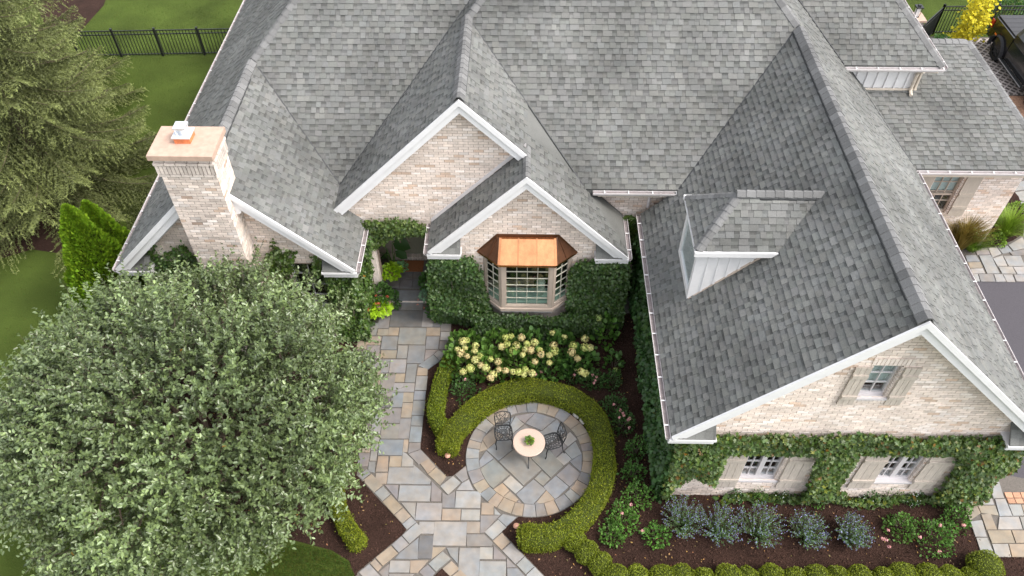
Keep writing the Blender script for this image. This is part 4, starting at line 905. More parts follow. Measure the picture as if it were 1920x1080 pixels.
# ---- big leafy tree in the left foreground
tree = thing('leafy_tree', 'large grey green leafy tree spreading in front of the chimney gable', 'tree', loc=(-7.2,9.3,0))
TC, TR = np.array([-7.15, 9.35, 2.65]), np.array([3.75, 3.45, 2.60])
tb = MB(); tb.tube([(-7.2,9.3,-.1),(-7.22,9.28,.5),(-7.15,9.25,1.1)], [.20,.17,.15], 10)
limbs = []
for k in range(13):
    an = k*2.4; el = .25 + .5*((k*7) % 5)/5; d = np.array([math.cos(an)*math.cos(el), math.sin(an)*math.cos(el), math.sin(el)])
    e = TC + TR*d*.78; m = np.array([-7.15,9.25,1.1])*.5 + e*.5 + np.array([0,0,.35]); limbs.append((m, e))
    tb.tube([(-7.15,9.25,.9+.05*(k % 4)), tuple(m), tuple(e)], [.10,.055,.02], 6)
    for j in range(5):
        f = TC + TR*nrm(d + rng.normal(0,.45,3))*.93; tb.tube([tuple(m*.4+e*.6), tuple((m+e*2+f*2)/5+np.array([0,0,.1])), tuple(f)], [.03,.018,.008], 4)
tb.build('trunk', m_bark, tree)
NLOB = 62; gi = np.arange(NLOB)+.5; zz_ = 1-1.45*gi/NLOB; an_ = gi*2.39996
ld_ = np.c_[np.sqrt(np.clip(1-zz_**2,0,1))*np.cos(an_), np.sqrt(np.clip(1-zz_**2,0,1))*np.sin(an_), zz_] + rng.normal(0,.10,(NLOB,3)); ld_ = nrm(ld_)
lr = U(.50,1.0,NLOB); lc = TC + ld_*(TR - lr[:,None]*.80)*U(.86,1.06,NLOB)[:,None]
ex = np.array([G(x,y,z) for x,y,z in ((610,555,2.0),(560,535,2.3),(555,505,2.8),(490,492,3.1),(430,488,3.2),(660,600,1.6),(330,560,3.0),(240,590,3.0),(60,760,2.4),(30,880,2.4),(650,720,2.6),(120,650,2.6))]); lc = np.r_[lc, ex]; lr = np.r_[lr, U(.5,.72,len(ex))]; ld_ = np.r_[ld_, nrm(ex-TC)]; NLOB = len(lr)
per = (lr**2/(lr**2).sum()*6600).astype(int); li = np.repeat(np.arange(NLOB), per); NT = len(li)
d = nrm(rdir(NT) + ld_[li]*.55); rr = lr[li]*(1 - np.abs(rng.normal(0,.20,NT)))
tp = lc[li] + d*rr[:,None]*np.array([1,1,.85]); tp[:,2] = np.maximum(tp[:,2], .35)
ni = 1100; di = nrm(rdir(ni)+np.array([0,0,.35])); tpi = TC + TR*di*U(.35,.78,ni)[:,None]; tp = np.r_[tp, tpi]; d = np.r_[d, di]
CROWN = [(-10,810),(30,750),(60,712),(90,650),(128,612),(190,556),(250,520),(330,528),(380,478),(430,462),(455,428),(475,470),(520,488),(560,500),(640,518),(664,560),(660,640),(676,700),(690,760),(676,825),(648,865),(640,895),(590,940),(545,1000),(520,1060),(510,1250),(-300,1250),(-200,950)]
k_ = inpoly(PX(tp) + rng.normal(0,9,(len(tp),2)), CROWN); k_[:len(li)] |= rng.random(len(li)) < .03; sel_ = k_; li_all = np.r_[li, np.full(ni,-1)][sel_]; tp, d = tp[sel_], d[sel_]
tw = nrm(d*.6 + nrm(tp-TC)*.5 + np.array([0,0,.45]) + rng.normal(0,.28,(len(tp),3))); tl = U(.32,.74,len(tp)); lg = rng.random(len(tp)) < .05; tl[lg] = U(.85,1.25,lg.sum())
NL = 16
f = (np.arange(NL)+.5)/NL; n = len(tp)*NL
twr, tlr = np.repeat(tw, NL, 0), np.repeat(tl, NL)
ff = np.tile(f, len(tp)) + rng.normal(0,.02,n)
lp = np.repeat(tp, NL, 0) + twr*(ff*tlr)[:,None]; lp[:,2] -= .10*ff*ff
side = nrm(np.cross(twr, rdir(n))); ld = nrm(side + twr*.55 + np.array([0,0,.12]))
ln = nrm(np.cross(ld, np.cross(np.array([0,0,1.0]) + .45*rng.normal(size=(n,3)), ld)) + 1e-6)
lobv = np.r_[U(.70,1.28,NLOB), .72]; lob = lobv[li_all]; base = np.repeat(U(.80,1.2,len(tp))*lob, NL); g = base*U(.82,1.2,n)
tint = np.c_[g*1.0, g, g*U(.85,1.2,n)]
tone = rng.random(n); tint[tone < .11] *= (1.42,1.36,1.45); tint[tone < .0003] = (2.5,1.0,.5)
leafmesh('crown', OVAL, lp, ld, ln, U(.070,.112,n), tint, m_leaf, tree, width=.62)
sb = MB()
for i in range(0, len(tp), 2): sb.tube([tuple(tp[i]-tw[i]*.15), tuple(tp[i]+tw[i]*tl[i]*.95+np.array([0,0,-.08]))], [.006,.003], 3, cap=False)
sb.build('twigs', m_twig, tree)

# ---- conifers
def spruce(base, H, R, label, nb, seed, mat=m_spruce):
    t = thing('spruce_tree', label, 'tree', 'spruces by the lawn', loc=base); base = np.array(base, float)
    b = MB(); b.tube([tuple(base+np.array([0,0,-.1])), tuple(base+np.array([.1,0,H*.5])), tuple(base+np.array([.15,0,H]))], [.22,.13,.02], 8)
    Pn, Dn, Nn, Sn, Tn = [], [], [], [], []
    z = .4; PP, DD, TT = [], [], []
    while z < H-.3:
        hh = z/H; k5 = 7 if hh < .6 else 6
        for k in range(k5):
            L = R*(1-hh)**.85*(.72+.40*rng.random()) + .25; an = 2*math.pi*k/k5 + z*2.1 + rng.normal(0,.2); zz = z + rng.normal(0,.14)
            dr = np.array([math.cos(an), math.sin(an), 0]); m = max(5, int(L/.105)); s = (np.arange(m)+.7)/m
            droop = -.50*L*s + .40*L*s**2.3
            ax = base + np.array([.1,0,zz]) + dr*(L*s)[:,None] + np.array([0,0,1])*droop[:,None]
            b.tube([tuple(base+np.array([.1,0,zz]))] + [tuple(a_) for a_ in ax[::4]], .009, 4, cap=False)
            sv = np.array([-dr[1], dr[0], 0]); bt = .85 + .3*rng.random()
            for q in range(m):
                if s[q] < .12: continue
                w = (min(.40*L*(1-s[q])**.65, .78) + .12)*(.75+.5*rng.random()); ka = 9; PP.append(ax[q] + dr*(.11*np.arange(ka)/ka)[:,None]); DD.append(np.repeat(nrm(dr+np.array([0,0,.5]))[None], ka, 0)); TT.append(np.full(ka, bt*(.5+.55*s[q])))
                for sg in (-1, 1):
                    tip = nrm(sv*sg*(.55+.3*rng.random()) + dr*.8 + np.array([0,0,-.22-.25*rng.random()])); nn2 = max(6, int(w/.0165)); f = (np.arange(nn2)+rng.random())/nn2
                    PP.append(ax[q] + tip*(w*f)[:,None] + np.array([0,0,-.22*w])*(f*f)[:,None]); DD.append(np.repeat(tip[None], nn2, 0)); TT.append(bt*(.30 + .32*s[q] + .98*f**1.4*(.35+.65*s[q])))  # tint paints inner crown shade into the needles; paler tips as new growth
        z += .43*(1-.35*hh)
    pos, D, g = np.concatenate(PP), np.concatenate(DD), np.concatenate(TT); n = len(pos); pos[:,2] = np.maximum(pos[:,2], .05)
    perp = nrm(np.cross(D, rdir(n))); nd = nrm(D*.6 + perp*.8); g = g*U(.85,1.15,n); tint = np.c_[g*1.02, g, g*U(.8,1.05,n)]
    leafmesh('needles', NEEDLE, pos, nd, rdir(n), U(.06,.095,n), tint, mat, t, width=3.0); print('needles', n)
    b.build('trunk', m_bark, t); return t
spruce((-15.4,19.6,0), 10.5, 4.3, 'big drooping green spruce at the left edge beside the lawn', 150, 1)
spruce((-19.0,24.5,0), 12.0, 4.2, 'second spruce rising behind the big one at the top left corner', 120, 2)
def thuja(base, H, R, label, n):
    t = thing('arborvitae', label, 'conifer', 'bright conical arborvitae', loc=base); base = np.array(base, float)
    h = rng.random(n)**1.15; an = U(0, 2*math.pi, n); prof = R*np.clip(1-h**1.5,0,1)**.85*(.7+.3*np.clip(h*5,0,1))
    lum = 1 + .14*np.sin(an*5+h*9) + .10*np.sin(an*9-h*23)
    rad = prof*lum*(1-np.abs(rng.normal(0,.10,n)))
    p = base + np.c_[rad*np.cos(an), rad*np.sin(an), h*H]
    out = np.c_[np.cos(an), np.sin(an), np.zeros(n)]
    dd = nrm(out*.55 + np.array([0,0,1.0]) + rng.normal(0,.25,(n,3))); nn_ = nrm(np.cross(dd, np.cross(rdir(n), dd)))
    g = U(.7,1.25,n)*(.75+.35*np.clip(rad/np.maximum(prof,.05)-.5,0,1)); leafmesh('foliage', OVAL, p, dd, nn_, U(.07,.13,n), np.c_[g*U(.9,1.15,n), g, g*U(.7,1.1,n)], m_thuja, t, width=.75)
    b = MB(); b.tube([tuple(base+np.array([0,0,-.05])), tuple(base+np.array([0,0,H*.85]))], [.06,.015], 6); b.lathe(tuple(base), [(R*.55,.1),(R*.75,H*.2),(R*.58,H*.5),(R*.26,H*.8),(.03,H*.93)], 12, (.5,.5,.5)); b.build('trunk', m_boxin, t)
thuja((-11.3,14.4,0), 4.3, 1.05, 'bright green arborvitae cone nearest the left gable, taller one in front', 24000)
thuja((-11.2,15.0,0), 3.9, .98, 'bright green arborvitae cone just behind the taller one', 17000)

# ---- generic shrub: lumpy leafy mound
def mound(name, label, cat, c, r, h, n, size, mat, tint, tmpl=RHOMB, width=.8, group=None, up=.6, stems=6, wob=.18, fill=.5):
    t = thing(name, label, cat, group, loc=(c[0],c[1],0)); c = np.array([c[0],c[1],0.0])
    rr = np.array(r if hasattr(r,'__len__') else (r, r))
    d = rdir(n); d[:,2] = np.abs(d[:,2]); k = (fill + (1-fill)*rng.random(n)**.45)*(1 + wob*lump(d, 3.3, c[0]*3+c[1]))
    p = c + d*k[:,None]*np.array([rr[0], rr[1], h]); p[:,2] = np.maximum(p[:,2], .04)
    dd = nrm(d + np.array([0,0,up-.4]) + rng.normal(0,.5,(n,3))); nn_ = nrm(np.array([0,0,up]) + d*.6 + rng.normal(0,.45,(n,3)))
    g = U(.72,1.28,n); T = np.c_[g, g, g]*np.asarray(tint)[None]*U(.93,1.07,(n*3)).reshape(n,3)
    leafmesh('foliage', tmpl, p, dd, nn_, U(size*.7,size*1.25,n), T, mat, t, width=width)
    b = MB()
    for k in range(stems):
        an = k*2.4; e = c + np.array([math.cos(an)*rr[0]*.6, math.sin(an)*rr[1]*.6, h*.75]); b.tube([tuple(c+np.array([math.cos(an)*.04,math.sin(an)*.04,-.02])), tuple((c+e)/2+np.array([0,0,h*.12])), tuple(e)], [.012,.008,.004], 4)
    b.build('stem', m_twig, t); return t
def blooms(t, pts, r, tint, n=46, name='flower', tmpl=RHOMB, mat=m_petal, size=.5):
    for p, rad in zip(pts, r if hasattr(r,'__len__') else [r]*len(pts)):
        d = rdir(n); d[:,2] = d[:,2]*.85; g = U(.8,1.15,n); d[::2] *= .72
        leafmesh(name, tmpl, np.asarray(p)+d*rad*.82, nrm(np.cross(d, rdir(n))), d, U(rad*size*.8,rad*size*1.2,n), np.c_[g,g,g]*np.asarray(tint)*U(.92,1.08,n*3).reshape(n,3), mat, t, width=1.0)

# ---- hedges: solid clipped core + leaf skin
def hedge(name, label, pts, w, h, dens=3300, tint=(1,1,1), group=None, size=.03, taper=None):
    P = np.array([(*q, 0) for q in pts], float)
    # resample smooth (Catmull-Rom)
    Q = [];
    for i in range(len(P)-1):
        p0, p1, p2, p3 = P[max(i-1,0)], P[i], P[i+1], P[min(i+2,len(P)-1)]
        for s in np.linspace(0,1,9)[:-1]: Q.append(.5*((2*p1)+(-p0+p2)*s+(2*p0-5*p1+4*p2-p3)*s*s+(-p0+3*p1-3*p2+p3)*s**3))
    Q.append(P[-1]); Q = np.array(Q); m = len(Q)
    t = thing(name, label, 'hedge', group, loc=tuple(Q[m//2]))
    T = nrm(np.gradient(Q, axis=0)); S = np.c_[-T[:,1], T[:,0], np.zeros(m)]
    prof = [(-.5,0),(-.52,.55),(-.46,.86),(-.34,.985),(0,1.0),(.34,.985),(.46,.86),(.52,.55),(.5,0)]
    b = MB(); k = len(prof); vs = []
    cum = np.r_[0, np.cumsum(np.linalg.norm(np.diff(Q,axis=0),axis=1))]; Ltot = cum[-1]
    for i in range(m):
        e = min(cum[i], Ltot-cum[i]); sc = 1 if e > w*.3 else .80+.20*math.sqrt(max(0,1-(1-e/(w*.3))**2))
        wi = w*sc*(1+.03*math.sin(cum[i]*5)); hi = h*(1 if e > .1 else .93)*(1+.025*math.sin(cum[i]*3.1+1))
        vs += [tuple(Q[i]+S[i]*a*wi*.95+np.array([0,0,z*hi*.96])) for a, z in prof]
    fs = [(i*k+j, i*k+j+1, (i+1)*k+j+1, (i+1)*k+j) for i in range(m-1) for j in range(k-1)] + [tuple(range(k)), tuple((m-1)*k+j for j in reversed(range(k)))]
    b.add(vs, fs, tuple(tint)); core = b.build('hedge_core', m_boxin, t)
    # leaves on the surface
    V = np.array(vs).reshape(m, k, 3); per = w + 2*h; n = int(dens*Ltot*per)
    i = rng.integers(0, m-1, n); fi = rng.random(n); arc = np.cumsum([0]+[math.hypot((prof[j+1][0]-prof[j][0])*w, (prof[j+1][1]-prof[j][1])*h) for j in range(k-1)]); u = rng.random(n)*arc[-1]
    j = np.clip(np.searchsorted(arc, u)-1, 0, k-2); fj = (u-arc[j])/(arc[j+1]-arc[j])
    A = V[i,j]*(1-fi)[:,None]+V[i+1,j]*fi[:,None]; B = V[i,j+1]*(1-fi)[:,None]+V[i+1,j+1]*fi[:,None]; p = A*(1-fj)[:,None]+B*fj[:,None]
    ed = B-A; nn_ = nrm(np.cross(ed, T[i])); c = Q[i]+np.array([0,0,h*.5]); nn_ *= np.sign(np.einsum('ij,ij->i', nn_, p-c))[:,None]
    ne = int(dens*w*h*.9)      # end faces
    for s, idx in ((-1,0),(1,m-1)):
        a = U(-.45,.45,ne)*w; z = U(.02,.95,ne)*h; p = np.r_[p, Q[idx]+S[idx]*a[:,None]*.9+np.c_[np.zeros((ne,2)),z]+T[idx]*s*U(-.02,.05,ne)[:,None]]; nn_ = np.r_[nn_, np.repeat((T[idx]*s)[None],ne,0)]
    n = len(p); p = p + nn_*(U(-.015,.03,n)+(rng.random(n) < .04)*U(.02,.07,n))[:,None] + nn_*(.022*lump(p,4.5,1.0)+.02*lump(p,1.7,6.0))[:,None]
    dd = nrm(nn_*.6+np.array([0,0,.3])+rng.normal(0,.6,(n,3))); g = U(.62,1.32,n)*(1+.16*lump(p,2.2,3.0)); tt = np.c_[g,g,g]*np.asarray(tint)
    yl = rng.random(n) < .10; tt[yl] *= (1.45,1.2,1.3)
    leafmesh('foliage', RHOMB, p, dd, nrm(nn_+rng.normal(0,.5,(n,3))), U(size*.75,size*1.3,n), tt, m_box, t, width=.95)
    return t
HZ = .42
hp = lambda L: [tuple(G(x,y,HZ)[:2]) for x, y in L]
hedge('curved_hedge', 'clipped box hedge curling in a ring round the patio', hp([(978,1000),(1035,998),(1092,962),(1124,910),(1134,850),(1121,788),(1079,744),(1000,724),(930,738),(882,770),(848,806),(836,838)]), .50, .48)
hedge('path_hedge', 'short straight box hedge arm along the right edge of the path', hp([(850,662),(829,700),(819,742),(816,775),(832,800)]), .36, .42, tint=(.88,.95,.9))
hedge('path_hedge', 'small box hedge left of the path under the tree', hp([(622,905),(632,945),(650,985),(672,1013)]), .36, .38, tint=(1.05,1.05,.95))
# row of clipped box balls along the front edge
ORD = 'first second third fourth fifth sixth seventh eighth ninth tenth eleventh twelfth thirteenth fourteenth fifteenth sixteenth seventeenth eighteenth nineteenth twentieth'.split()
balls = [(1078,1012,.26),(1100,1034,.27),(1126,1056,.26)] + [(1154+42*k+random.uniform(-6,6), 1084+random.uniform(-4,4), random.uniform(.25,.31)) for k in range(16)] + [(1822,1082,.24),(1846,1064,.36)]
for i, (x, y, r) in enumerate(balls):
    c = G(x, y, .22); nx = ['nearest the ring hedge end', 'second from the ring hedge end', 'third from the ring hedge end'][i] if i < 3 else ('largest, beside the corner walk' if i == len(balls)-1 else 'just left of the largest ball' if i == len(balls)-2 else ORD[i] + ' from the ring hedge end')
    t = thing('box_ball', f'clipped round box shrub, {nx}', 'shrub', 'row of clipped box balls', loc=(c[0],c[1],0))
    b = MB(); b.lathe((c[0],c[1],-.02), [(r*.7,0),(r*.93,r*.4),(r*.95,r*.8),(r*.8,r*1.2),(r*.45,r*1.46),(.02,r*1.55)], 14, (1,1,.8)); b.build('shrub_core', m_boxin, t)
    n = 2600; d = rdir(n); p = np.array([c[0],c[1],r*.72]) + d*np.array([r,r,r*.86])*(1+.09*lump(d,4,i*1.7)+rng.normal(0,.02,n))[:,None]; p[:,2] = np.maximum(p[:,2],.01)
    g = U(.62,1.32,n); tt = np.c_[g*1.0,g,g]*random.uniform(.92,1.1); leafmesh('foliage', RHOMB, p, nrm(d*.6+rng.normal(0,.6,(n,3))), nrm(d+rng.normal(0,.5,(n,3))), U(.022,.038,n), tt, m_box, t, width=.95)

# ---- ivy on walls: leaves on a wall plane, outline traced in the photo at that plane
def ivy(label, axis, c, rng_s, rng_z, polys, holes, n, size, thick, tint, tmpl=LOBED, outn=(0,-1,0), name='wall_ivy', warm=.0, mat=m_ivy):
    S = U(*rng_s, n*3); Z = U(*rng_z, n*3)
    p = np.c_[S, np.full(n*3,c), Z] if axis == 'y' else np.c_[np.full(n*3,c), S, Z]
    q = PX(p) + rng.normal(0,2.2,(n*3,2)); k = np.zeros(n*3,bool)
    for po in polys: k |= inpoly(q, po)
    for ho in holes: k &= ~inpoly(q, ho)
    p = p[k][:n]; n = len(p); o = np.array(outn, float)
    dep = thick*(.25+.75*rng.random(n)**.7)*(1+.6*lump(p,2.6,c)); p1 = p + o*np.maximum(.02,dep)[:,None] + np.array([0,0,-.04]); k = np.ones(n,bool)
    for ho in holes: k &= ~inpoly(PX(p1), ho)
    p = p[k]; dep = dep[k]; n = len(p)
    t = thing(name, label, 'ivy', loc=(float(p[:,0].mean()), float(p[:,1].mean()), 0.0))
    p = p + o*np.maximum(.02,dep)[:,None]
    dd = nrm(np.array([0,0,-.75]) + o*.35 + rng.normal(0,.55,(n,3))); nn_ = nrm(o*.75 + np.array([0,0,.75]) + rng.normal(0,.42,(n,3)))
    g = U(.65,1.35,n)*(1+.2*lump(p,1.6,4)); tt = np.c_[g*U(.9,1.2,n), g, g*U(.8,1.2,n)]*np.asarray(tint)
    w = rng.random(n); tt[w < warm] *= (1.9,1.35,.9); tt[w < warm*.18] = (2.6,.75,.5)
    pale = rng.random(n) < .12; tt[pale] *= (1.45,1.35,1.6)
    leafmesh('foliage', tmpl, p, dd, nn_, U(size*.7,size*1.3,n), tt, mat, t)
    for i in range(6):
        b = MB(); a = p[rng.integers(0,n)]; bs = np.array([a[0] if axis=='y' else c, c if axis=='y' else a[1], rng_z[0]]) + o*.03
        if holes and any(inpoly(PX(bs+(a-bs)*f_), ho)[0] for f_ in np.linspace(0,1,9) for ho in holes): continue
        b.tube([tuple(bs), tuple((bs+a)/2+o*.02+rng.normal(0,.05,3)*np.array([1,0,1] if axis=='y' else [0,1,1])), tuple(a-o*.02)], [.02,.014,.006], 5); b.build('stem', m_twig, t)
    return t
def hole(x0, x1, z0, z1): return [tuple(PX((x, W3-.09, z))) for x, z in ((x0,z0),(x1,z0),(x1,z1),(x0+.02,z1))]
h1 = hole(4.62,6.66,.40,2.06); h2 = hole(7.52,9.72,.42,2.12)
h3 = [(1262,918),(1300,896),(1330,908),(1360,930),(1300,935),(1255,930)]
ivy('thick ivy with yellowing leaves covering the right wing wall round two windows', 'y', W3, (3.4,11.0), (0.05,3.0), [[(1236,812),(1290,808),(1420,806),(1585,806),(1592,798),(1612,803),(1660,808),(1880,806),(1960,830),(1915,900),(1850,925),(1780,945),(1700,930),(1620,935),(1400,925),(1240,925)]], [h1, h2, h3], 19000, .085, .26, (1.10,1.08,.95), warm=.14)
ivy('glossy dark ivy wall left of the bay window', 'y', W2b, (-2.5,-.6), (0.05,2.9), [[(806,476),(880,472),(903,490),(908,530),(925,575),(925,612),(860,612),(800,585),(798,540)]], [], 6500, .078, .34, (.80,.88,.85))
ivy('glossy dark ivy wall right of the bay window', 'y', W2b, (1.0,2.9), (0.05,2.9), [[(1066,500),(1085,480),(1175,478),(1182,500),(1178,590),(1150,612),(1050,612),(1062,580)]], [], 6000, .078, .34, (.80,.90,.85))
ivy('low ivy under the bay window sill', 'y', 14.0, (-1.4,2.2), (0.02,1.1), [[(880,570),(905,570),(945,584),(1040,584),(1070,570),(1150,590),(1120,622),(900,622)]], [], 5600, .07, .22, (.62,.72,.62))
ivy('ivy swag over the entry lintel', 'y', W2-.06, (-4.7,-2.2), (2.4,3.6), [[(668,420),(690,408),(745,402),(778,408),(803,420),(803,436),(770,432),(740,436),(715,445),(700,470),(676,480)]], [], 2600, .075, .30, (1.15,1.05,.9))
ivy('ivy column climbing left of the entry', 'y', 14.9, (-4.9,-3.9), (0.0,3.2), [[(672,440),(700,440),(696,480),(700,540),(690,580),(683,640),(660,660),(640,560),(660,500)]], [], 3000, .075, .28, (1.05,1.05,.85))
ivy('ivy patch on the chimney gable wall right of the chimney', 'y', W1, (-6.4,-4.5), (1.6,3.9), [[(478,470),(505,470),(512,445),(525,470),(558,468),(548,495),(545,530),(485,530)],[(588,475),(600,470),(603,510),(590,510)]], [], 1100, .08, .12, (1.35,1.35,.9))
ivy('ivy patch on the chimney gable wall left of the chimney', 'y', W1, (-9.6,-7.8), (1.2,3.9), [[(270,470),(290,455),(300,480),(340,450),(372,480),(380,520),(270,520)],[(385,510),(420,515),(425,540),(385,540)]], [], 900, .08, .12, (1.1,1.2,.9))
ivy('dense dark ivy hedge on the passage side of the right wing', 'x', 3.55, (8.9,15.6), (0.03,2.75), [[(-9999,-9999),(9999,-9999),(9999,9999),(-9999,9999)]], [], 9500, .11, .36, (.66,.90,.95), outn=(-1,0,0), tmpl=OVAL)
ivy('ivy wrapping the gable corner left of the entry steps', 'x', -4.45, (13.6,15.0), (0.05,3.0), [[(-9999,-9999),(9999,-9999),(9999,9999),(-9999,9999)]], [], 2600, .075, .30, (1.0,1.05,.85), outn=(1,0,0))
ivy('ivy on the gable wall just right of the tree top', 'y', W1, (-5.0,-4.3), (0.05,2.7), [[(-9999,-9999),(9999,-9999),(9999,9999),(-9999,9999)]], [], 2000, .075, .22, (1.0,1.05,.85))
ivy('bright ivy clump at the far end of the passage', 'y', 15.85, (2.4,3.5), (1.2,3.0), [[(-9999,-9999),(9999,-9999),(9999,9999),(-9999,9999)]], [], 900, .10, .25, (1.1,1.15,.8))

# ---- hydrangeas
hyd_px = [(868,640),(858,655),(875,638),(892,648),(872,652),(890,658),(900,668),(876,668),(891,675),(864,662),(882,690),(868,697),(920,673),(902,685),(911,690),(948,633),(958,630),(951,645),(941,650),(962,658),(968,648),(978,633),(985,655),(1002,642),(988,645),(980,665),(995,657),(1012,656),(1014,664),(1038,648),(1040,658),(1030,666),(1058,632),(1036,624),(1075,648),(1072,660),(1083,672),(1030,680),(1003,678),(934,678),(925,702),(920,708),(936,693),(948,695),(962,697),(972,697),(985,693),(982,702),(1097,635),(1096,651),(1107,652),(997,700),(1090,697),(1098,700)]
hcent = [(-1.65,12.75,'nearest the path'),(-1.5,13.35,'behind the one nearest the path'),(-.85,12.65,'front row, second from the path'),(-.65,13.4,'back row below the left bay edge'),(-.05,12.75,'front row below the bay centre'),(.25,13.4,'back row below the bay centre'),(.75,12.8,'front row below the right bay edge'),(1.15,13.3,'back row right of the bay'),(1.6,12.85,'rightmost with few blooms')]
hyd = []
for k, (x, y, w) in enumerate(hcent):
    t = mound('hydrangea', f'hydrangea bush with pale lime flower heads, {w}', 'shrub', (x, y), (.46,.46), .78, 300, .135, m_plant, (1.05,1.08,.85) if k < 5 else (.85,.98,.85), OVAL, .95, 'hydrangeas below the bay window', up=1.0, stems=9, fill=.45); hyd.append((x, y, t))
for (x, y) in hyd_px:
    p = G(x, y, .78); i = int(np.argmin([abs(p[0]-a)+abs(p[1]-b) for a, b, _ in hyd])); rr = random.uniform(.092,.135)
    tn = random.choice(((.62,.62,.25),(.66,.64,.28),(.56,.60,.20),(.64,.55,.28)))
    blooms(hyd[i][2], [p], rr, tn, 110, 'flower_head', size=.46)
    b = MB(); g0 = np.array([hyd[i][0], hyd[i][1], .02]); b.tube([tuple(g0*.5+np.array([p[0],p[1],0])*.5), tuple(p-np.array([0,0,.03]))], .006, 4, cap=False); b.build('stem', m_twig, hyd[i][2])
big = mound('hydrangea', 'tall leggy hydrangea with one big green head beside the passage', 'shrub', tuple(G(1135,622,.4)[:2]), (.35,.4), 1.05, 170, .14, m_plant, (1.0,1.15,.8), OVAL, .95, up=1.0, fill=.4); blooms(big, [G(1123,596,1.15)], .11, (.42,.52,.18), 70, 'flower_head', size=.4)
low = mound('hydrangea', 'small hydrangea sprig with single lime head on the mulch', 'shrub', tuple(G(1152,680,.2)[:2]), (.25,.4), .5, 90, .11, m_plant, (.8,.95,.8), OVAL, .95, up=1.0, fill=.4); blooms(low, [G(1154,693,.4)], .085, (.40,.50,.16), 60, 'flower_head', size=.4)

# ---- roses and companions (pixel, radius, height, leaves, flowers)
PINK = (.85,.45,.45)
for x, y, r, h, n, tn, fl, lab in (
 (870,725,.36,.45,420,(.62,.72,.75),[(872,711)],'grey green rose with one pink bloom between the two hedges'),
 (1015,690,.34,.4,380,(.55,.7,.7),[(1015,697),(1004,702)],'low rose with pink bloom behind the ring hedge, below the hydrangeas'),
 (1075,695,.36,.45,420,(.58,.72,.72),[(1079,693),(1077,703)],'rose with a pink bloom at the right end of the hydrangeas'),
 (1115,710,.30,.45,360,(.58,.7,.72),[(1111,703),(1119,707),(1116,713),(1114,718)],'rose with four pale blooms right of the hydrangeas'),
 (1148,710,.28,.4,260,(.6,.72,.72),[],'small grey leaved shrub near the mulch path'),
 (1152,760,.34,.55,420,(.55,.68,.68),[(1151,758)],'dark leaved rose right of the ring hedge top'),
 (1165,790,.34,.55,420,(.58,.7,.7),[(1163,769),(1168,775),(1170,779),(1162,783),(1181,784),(1178,787),(1180,802)],'rose with a cluster of pink blooms right of the ring hedge'),
 (1192,838,.26,.6,300,(.8,1.0,.9),[],'narrow green shrub at the foot of the side ivy'),
 (1188,882,.28,.5,320,(.85,1.05,.9),[],'low leafy shrub below the narrow one by the side ivy'),
 (1198,925,.36,.5,420,(1.05,1.2,.9),[(1183,946)],'light green rose beside the side ivy'),
 (1170,968,.42,.5,520,(1.05,1.2,.85),[(1166,962)],'leafy light green rose outside the lower ring hedge'),
 (1150,1000,.32,.4,360,(1.05,1.2,.85),[],'light green rose foliage by the front box row'),
 (1230,1000,.30,.4,320,(1.0,1.25,.8),[(1205,995)],'arching green rose left of the blue flowered clumps'),
 (1690,985,.36,.5,420,(1.0,1.1,.8),[(1666,994),(1655,1010),(1667,1025),(1662,1012)],'rose with a bright pink bloom right of the blue clumps'),
 (1755,1000,.48,.55,640,(.95,1.1,.8),[(1763,985),(1808,985),(1725,1007),(1762,1034)],'wide rose bush with small pink blooms by the corner walk'),
 (1800,965,.34,.6,380,(1.0,1.15,.85),[(1806,984)],'arching rose spray reaching over the corner walk')):
    c = G(x, y, h*.5); t = mound('rose_bush', lab, 'shrub', tuple(c[:2]), r, h, n, .062, m_plant, tn, OVAL, .8, 'roses in the mulch beds', up=.8, stems=8, wob=.35, fill=.3)
    blooms(t, [G(px, py, h*.95) for px, py in fl], .042, PINK, 26, 'flower', size=.7)
